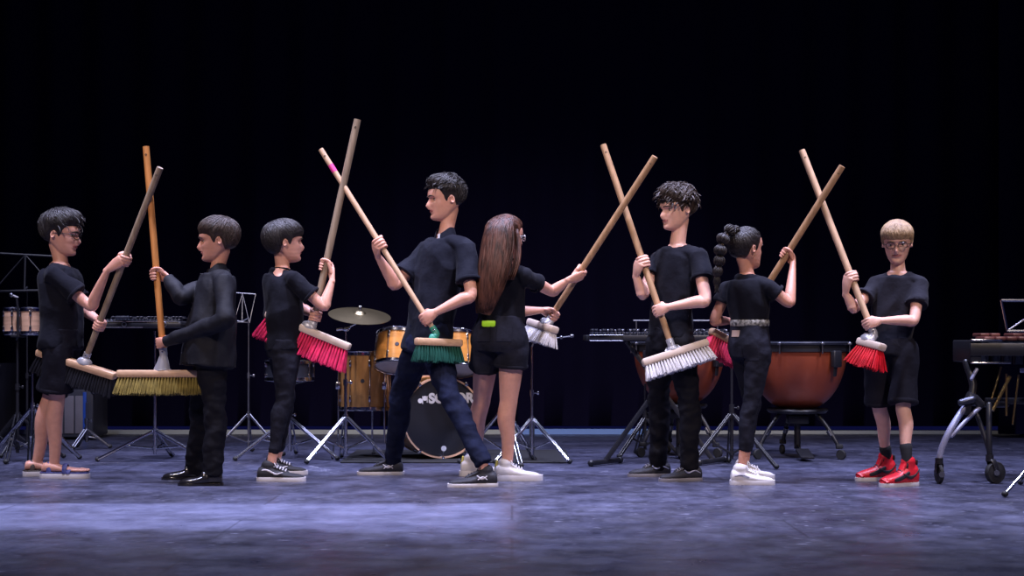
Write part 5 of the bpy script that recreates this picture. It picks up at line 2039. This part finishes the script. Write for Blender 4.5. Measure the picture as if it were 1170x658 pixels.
b_.build('resonator_rail', M['grey_frame'], mb_)
b_ = MB()
b_.box((xl + 1.0, Ym + .28, zt - .36), .78, .012, .018, None, .004)
b_.build('stretcher', M['black_metal'], mb_)
for (a_, c_, rr) in (((1144, 419), (1133, 456), .004), ((1154, 430), (1134, 469), .0075), ((1150, 427), (1150, 475), .0045), ((1164, 428), (1157, 485), .0045)):
    l_ = MB()
    l_.tube(P(*a_, Ym + .02), P(*c_, Ym - .01), rr * 1.35, n=10)
    l_.build('brass_rod', M['brass'], mb_)
# wheeled leg frame at the low end
Yf = 8.27


def rod(par, name, m, pts, r, Y0, sq=None):
    l = MB()
    l.sweep([P(a, c, Y0 + dy) for a, c, dy in pts], [r] * len(pts), n=12, k=2)
    return l.build(name, m, par)


lg1 = rod(mb_, 'leg', M['grey_frame'], [(1073, 525, 0), (1076, 512, 0), (1086, 490, 0), (1103, 464, .05)], .018, Yf)
rod(lg1, 'leg_brace', M['grey_frame'], [(1087, 498, 0), (1104, 480, .02), (1122, 463, .06)], .012, Yf)
rod(lg1, 'knob', M['dark_steel'], [(1098, 460, .0), (1112, 456, .0)], .020, Yf + .02)
rod(lg1, 'joint', M['black_metal'], [(1104, 470, .05), (1108, 452, .05), (1120, 462, .06)], .026, Yf)
rod(mb_, 'upright', M['black_metal'], [(1108, 460, .06), (1112, 440, .08), (1104, 414, .12)], .022, Yf)
rod(mb_, 'upright_plate', M['grey_frame'], [(1110, 433, .04), (1116, 422, .05)], .010, Yf)
rod(mb_, 'frame_tube', M['black_metal'], [(1108, 460, .06), (1128, 462, .2), (1150, 462, .3)], .017, Yf)
lg2 = rod(mb_, 'leg', M['black_metal'], [(1131, 524, .0), (1130, 500, 0), (1130, 462, .05)], .016, Yf)
rod(mb_, 'leg_strut', M['black_metal'], [(1130, 515, .0), (1122, 490, .03), (1114, 468, .06)], .013, Yf)
for lg_, px_, w_, yaw_ in ((lg1, 1073, .010, 84), (lg2, 1137, .016, 20)):
    w = MB()
    cxx = P(px_, 0, Yf).x
    ax_ = Vector((math.cos(R(yaw_ - 90)), math.sin(R(yaw_ - 90)), 0)) if px_ > 1100 else Vector((1, .08, 0)).normalized()
    rr = .062 if px_ > 1100 else .055
    w.lathe([(.001, -w_ * 1.1), (rr * .5, -w_ * 1.1), (rr * .55, -w_), (rr * .93, -w_), (rr, -w_ * .6), (rr, w_ * .6), (rr * .93, w_), (rr * .55, w_), (rr * .5, w_ * 1.1), (.001, w_ * 1.1)], (cxx, Yf, rr), ax_, n=36)
    wo = w.build('wheel', M['rubber'], lg_)
    w = MB()
    sd_ = ax_
    for q in (-1, 1):
        w.sweep([Vector((cxx, Yf, rr)) + sd_ * (q * (w_ + .008)), Vector((cxx - (.02 if px_ > 1100 else 0), Yf, rr * 2.0)) + sd_ * (q * (w_ + .008)), Vector((cxx - (.03 if px_ > 1100 else 0), Yf, rr * 2.3))], [(.016, .004)] * 3, side=sd_.cross(Vector((0, 0, 1))), n=10, k=3)
    w.tube((cxx - (.03 if px_ > 1100 else 0), Yf, rr * 2.0), (cxx - (.03 if px_ > 1100 else 0), Yf, rr * 2.6), .022, n=14)
    w.build('wheel_fork', M['black_metal'], wo)
    w = MB()
    w.lathe([(.001, -.002), (.016, -.002), (.016, .002), (.001, .002)], Vector((cxx, Yf, rr)) - Vector((0, 1, 0)) * (w_ + .012 if px_ > 1100 else rr), Vector((0, -1, 0)) if px_ > 1100 else Vector((0, -1, 0)), n=20)
    w.build('hub_cap', M['chrome_dull'], wo)
rod(mb_, 'leg', M['black_metal'], [(1350, 540, .0), (1345, 470, 0), (1348, 415, .05)], .022, Yf)

music_stand(1204, 7.75, ((1144, 343), (1262, 344), (1255, 379), (1151, 378)), 'bright wire music stand above the marimba at right edge', 'chrome', rot=215, spread=.40, th=.0065, feet=(0, 120, 240))


# ------------------------------------------------------------------ build people and brooms
for k_ in BROOMS:
    broom(k_)
OUT = {}
for d_ in PEOPLE:
    OUT[d_['key']] = person(d_)


# ------------------------------------------------------------------ what single people wear and how their hair falls
def bvh_of(o):
    from mathutils.bvhtree import BVHTree
    bm = bmesh.new()
    bm.from_mesh(o.data)
    t = BVHTree.FromBMesh(bm)
    return t


def hairlock(mb, path, hw, dp, side, out, u, rnd, r, t0=0.0, t1=1.0, wav=.006):
    n = 9
    pts, rr = [], []
    ph = rnd.random() * 6
    for i in range(n):
        t = t0 + (t1 - t0) * i / (n - 1)
        f = t * (len(path) - 1)
        k = min(int(f), len(path) - 2)
        g = f - k
        c = Vector(cr(np.array(path[max(k - 1, 0)]), np.array(path[k]), np.array(path[k + 1]), np.array(path[min(k + 2, len(path) - 1)]), g))
        w = hw[k] * (1 - g) + hw[k + 1] * g
        d = dp[k] * (1 - g) + dp[k + 1] * g
        uu = u + wav / .1 * math.sin(t * 9 + ph)
        uc = max(-1, min(1, uu))
        pts.append(c + side * (uu * w) + out * (math.sqrt(max(0, 1 - uc * uc)) * d * 1.02 + rnd.uniform(-.002, .004)))
        tw = (.3, .7, 1, 1, 1, 1, .9, .7, .15)[i]
        rr.append((r * tw, r * .5 * tw))
    mb.sweep(pts, rr, side=[side] * n, n=6, k=2, round_ends=False)


o5 = OUT['p5']
out5 = Vector((-.50, -.86, 0)).normalized()
sid5 = Vector((.86, -.50, 0)).normalized()
path5 = [P(579, 245, 8.42), P(576, 250, 8.375), P(571, 262, 8.335), P(568, 288, 8.30), P(564, 312, 8.275), P(559, 335, 8.275), P(553, 357, 8.29)]
hw5 = [.010, .055, .085, .098, .094, .080, .050]
dp5 = [.006, .034, .058, .062, .050, .040, .015]
m5 = MB()
m5.sweep(path5[2:], [(w * .90, d * .85) for w, d in zip(hw5[2:], dp5[2:])], side=sid5, n=28, k=6)
rnd5 = random.Random(5)
for i in range(300):
    u = rnd5.uniform(-1.0, 1.0)
    hairlock(m5, path5, hw5, dp5, sid5, out5, u, rnd5, rnd5.uniform(.004, .0085), t0=rnd5.uniform(0, .06), t1=rnd5.uniform(.80, 1.03))
ho = m5.build('long_hair', M['hair_long'], o5['hair'], auto=0)
# a lock in front of the right shoulder
m5 = MB()
for i in range(26):
    j = Vector((rnd5.uniform(-.012, .012), rnd5.uniform(-.015, .015), 0))
    m5.sweep([P(589, 262, 8.36) + j, P(592, 280, 8.33) + j, P(590, 300, 8.29) + j * 1.4, P(583, 320, 8.27) + j * 1.5], [.005, .006, .005, .001], n=6, k=3, round_ends=False)
m5.build('shoulder_lock', M['hair_long'], o5['hair'], auto=0)


def patch_on(parent, tree, cpt, ux, uz, hw, hh, th, m, name, outv, pts=None, bend=True):
    """thin piece lying on a garment"""
    nx, nz = 8, 8
    rs = []
    g = [[None] * (nx + 1) for _ in range(nz + 1)]
    for i in range(nz + 1):
        for j in range(nx + 1):
            q = cpt + ux * (hw * (j / nx * 2 - 1)) + uz * (hh * (i / nz * 2 - 1)) + outv * .25
            hit, nrm, idx, dist = tree.ray_cast(q, -outv)
            if hit is None:
                hit = q - outv * .25
            g[i][j] = hit + outv * th
    vs, fs = [], []
    for lay in (0, 1):
        for i in range(nz + 1):
            for j in range(nx + 1):
                vs.append(g[i][j] - outv * (th * 1.8 * lay))
    N = (nx + 1) * (nz + 1)
    for i in range(nz):
        for j in range(nx):
            a = i * (nx + 1) + j
            fs.append((a, a + 1, a + nx + 2, a + nx + 1))
            fs.append((a + N, a + nx + 1 + N, a + nx + 2 + N, a + 1 + N))
    edge = [j for j in range(nx + 1)] + [i * (nx + 1) + nx for i in range(1, nz + 1)] + [nz * (nx + 1) + j for j in range(nx - 1, -1, -1)] + [i * (nx + 1) for i in range(nz - 1, 0, -1)]
    for a, b in zip(edge, edge[1:] + edge[:1]):
        fs.append((a, a + N, b + N, b))
    mb = MB()
    mb.add(vs, fs)
    return mb.build(name, m, parent)


UP = Vector((0, 0, 1))
t5 = bvh_of(o5['pants'])
b5 = -o5['fwH']
b5 = (b5 + Vector((0, -.5, 0))).normalized()
s5 = Vector((-b5.y, b5.x, 0))
for px_ in (560, 586):
    patch_on(o5['pants'], t5, P(px_, 380, 8.42), s5, UP, .042, .050, .004, M['denim_black'], 'back_pocket', b5)
ph = MB()
hit_ = t5.ray_cast(P(566, 370, 8.42) + b5 * .4, -b5)[0] or P(566, 370, 8.30)
ph.box(hit_ + b5 * .006, .040, .008, .017, Matrix((s5, b5, UP)).transposed(), .006)
pho = ph.build('phone', M['neon'])
tag(pho, 'neon green phone sticking out of back pocket of denim shorts', 'phone')

# girl with the braid
o7 = OUT['p7']
br = MB()
ties = MB()
nodes = [(841, 262, 8.22, .020), (834, 263, 8.19, .031), (826, 273, 8.17, .034), (823, 286, 8.16, .033), (822, 298, 8.16, .029), (820, 310, 8.16, .025), (819, 321, 8.17, .017)]
pp = [P(a, b, c) for a, b, c, d in nodes]
rnd7 = random.Random(9)
for i, (q, (a, b, c, r)) in enumerate(zip(pp, nodes)):
    dr = (pp[min(i + 1, 6)] - pp[max(i - 1, 0)]).normalized()
    sd = dr.orthogonal().normalized()
    u2 = dr.cross(sd)
    L_ = .030 if i else .02
    br.sweep([q - dr * L_, q - dr * L_ * .5, q, q + dr * L_ * .5, q + dr * L_], [r * .35, r * .85, r, r * .85, r * .35], n=16, k=3)
    for k in range(16):
        an = 2 * math.pi * k / 16 + rnd7.uniform(-.15, .15)
        dv = sd * math.cos(an) + u2 * math.sin(an)
        br.sweep([q - dr * L_ + dv * r * .35, q - dr * L_ * .5 + dv * r * .88, q + dv * r * 1.04, q + dr * L_ * .5 + dv * r * .88, q + dr * L_ + dv * r * .35], [.0035] * 5, n=5, k=2, round_ends=False)
    if i < 6:
        m_ = q.lerp(pp[i + 1], .5)
        ties.torus(m_, pp[i + 1] - q, .0095, .004, n=18, k=8)
tl = pp[-1]
for k in range(14):
    br.sweep([tl, tl + Vector((rnd7.uniform(-.008, .008), rnd7.uniform(-.008, .008), -.035)), tl + Vector((rnd7.uniform(-.014, .014), rnd7.uniform(-.01, .01), -.065))], [.006, .005, .001], n=5, k=2, round_ends=False)
bo = br.build('braid', M['hair_dark'], o7['hair'], auto=0)
ties.build('hair_tie', M['hair_tie'], o7['hair'])
er = MB()
Tq = o7['T']
er.torus(Tq @ (Vector((.345, -.075, -.155)) * o7['H']), o7['rtT'], .008, .0016, n=20, k=6)
er.build('earring', M['gold'], o7['root'])
bl = MB()
tb = .655
cbl = o7['spine'](tb)
rtb, frb = o7['rt'](tb), o7['fr'](tb)
tt7 = PEOPLE[6]['torso']
wB, dB = interp([(a_[0], a_[1]) for a_ in tt7], tb) + .012, interp([(a_[0], a_[2]) for a_ in tt7], tb) + .012
ring = [cbl + rtb * (wB * math.cos(2 * math.pi * i / 48)) + frb * (dB * math.sin(2 * math.pi * i / 48)) for i in range(49)]
bl.sweep(ring, [(.018, .004)] * 49, side=UP, n=8, k=1, round_ends=False)
bl.build('belt', M['belt'], o7['root'])
t7 = bvh_of(o7['pants'])
b7 = (-o7['fwH'] + Vector((0, -.7, 0))).normalized()
s7 = Vector((-b7.y, b7.x, 0))
patch_on(o7['pants'], t7, P(846, 381, 8.28), s7, UP, .030, .018, .003, M['patch'], 'waist_label', b7)
for px_ in (850, 872):
    patch_on(o7['pants'], t7, P(px_, 403, 8.28), s7, UP, .038, .042, .003, M['denim_black'], 'back_pocket', b7)
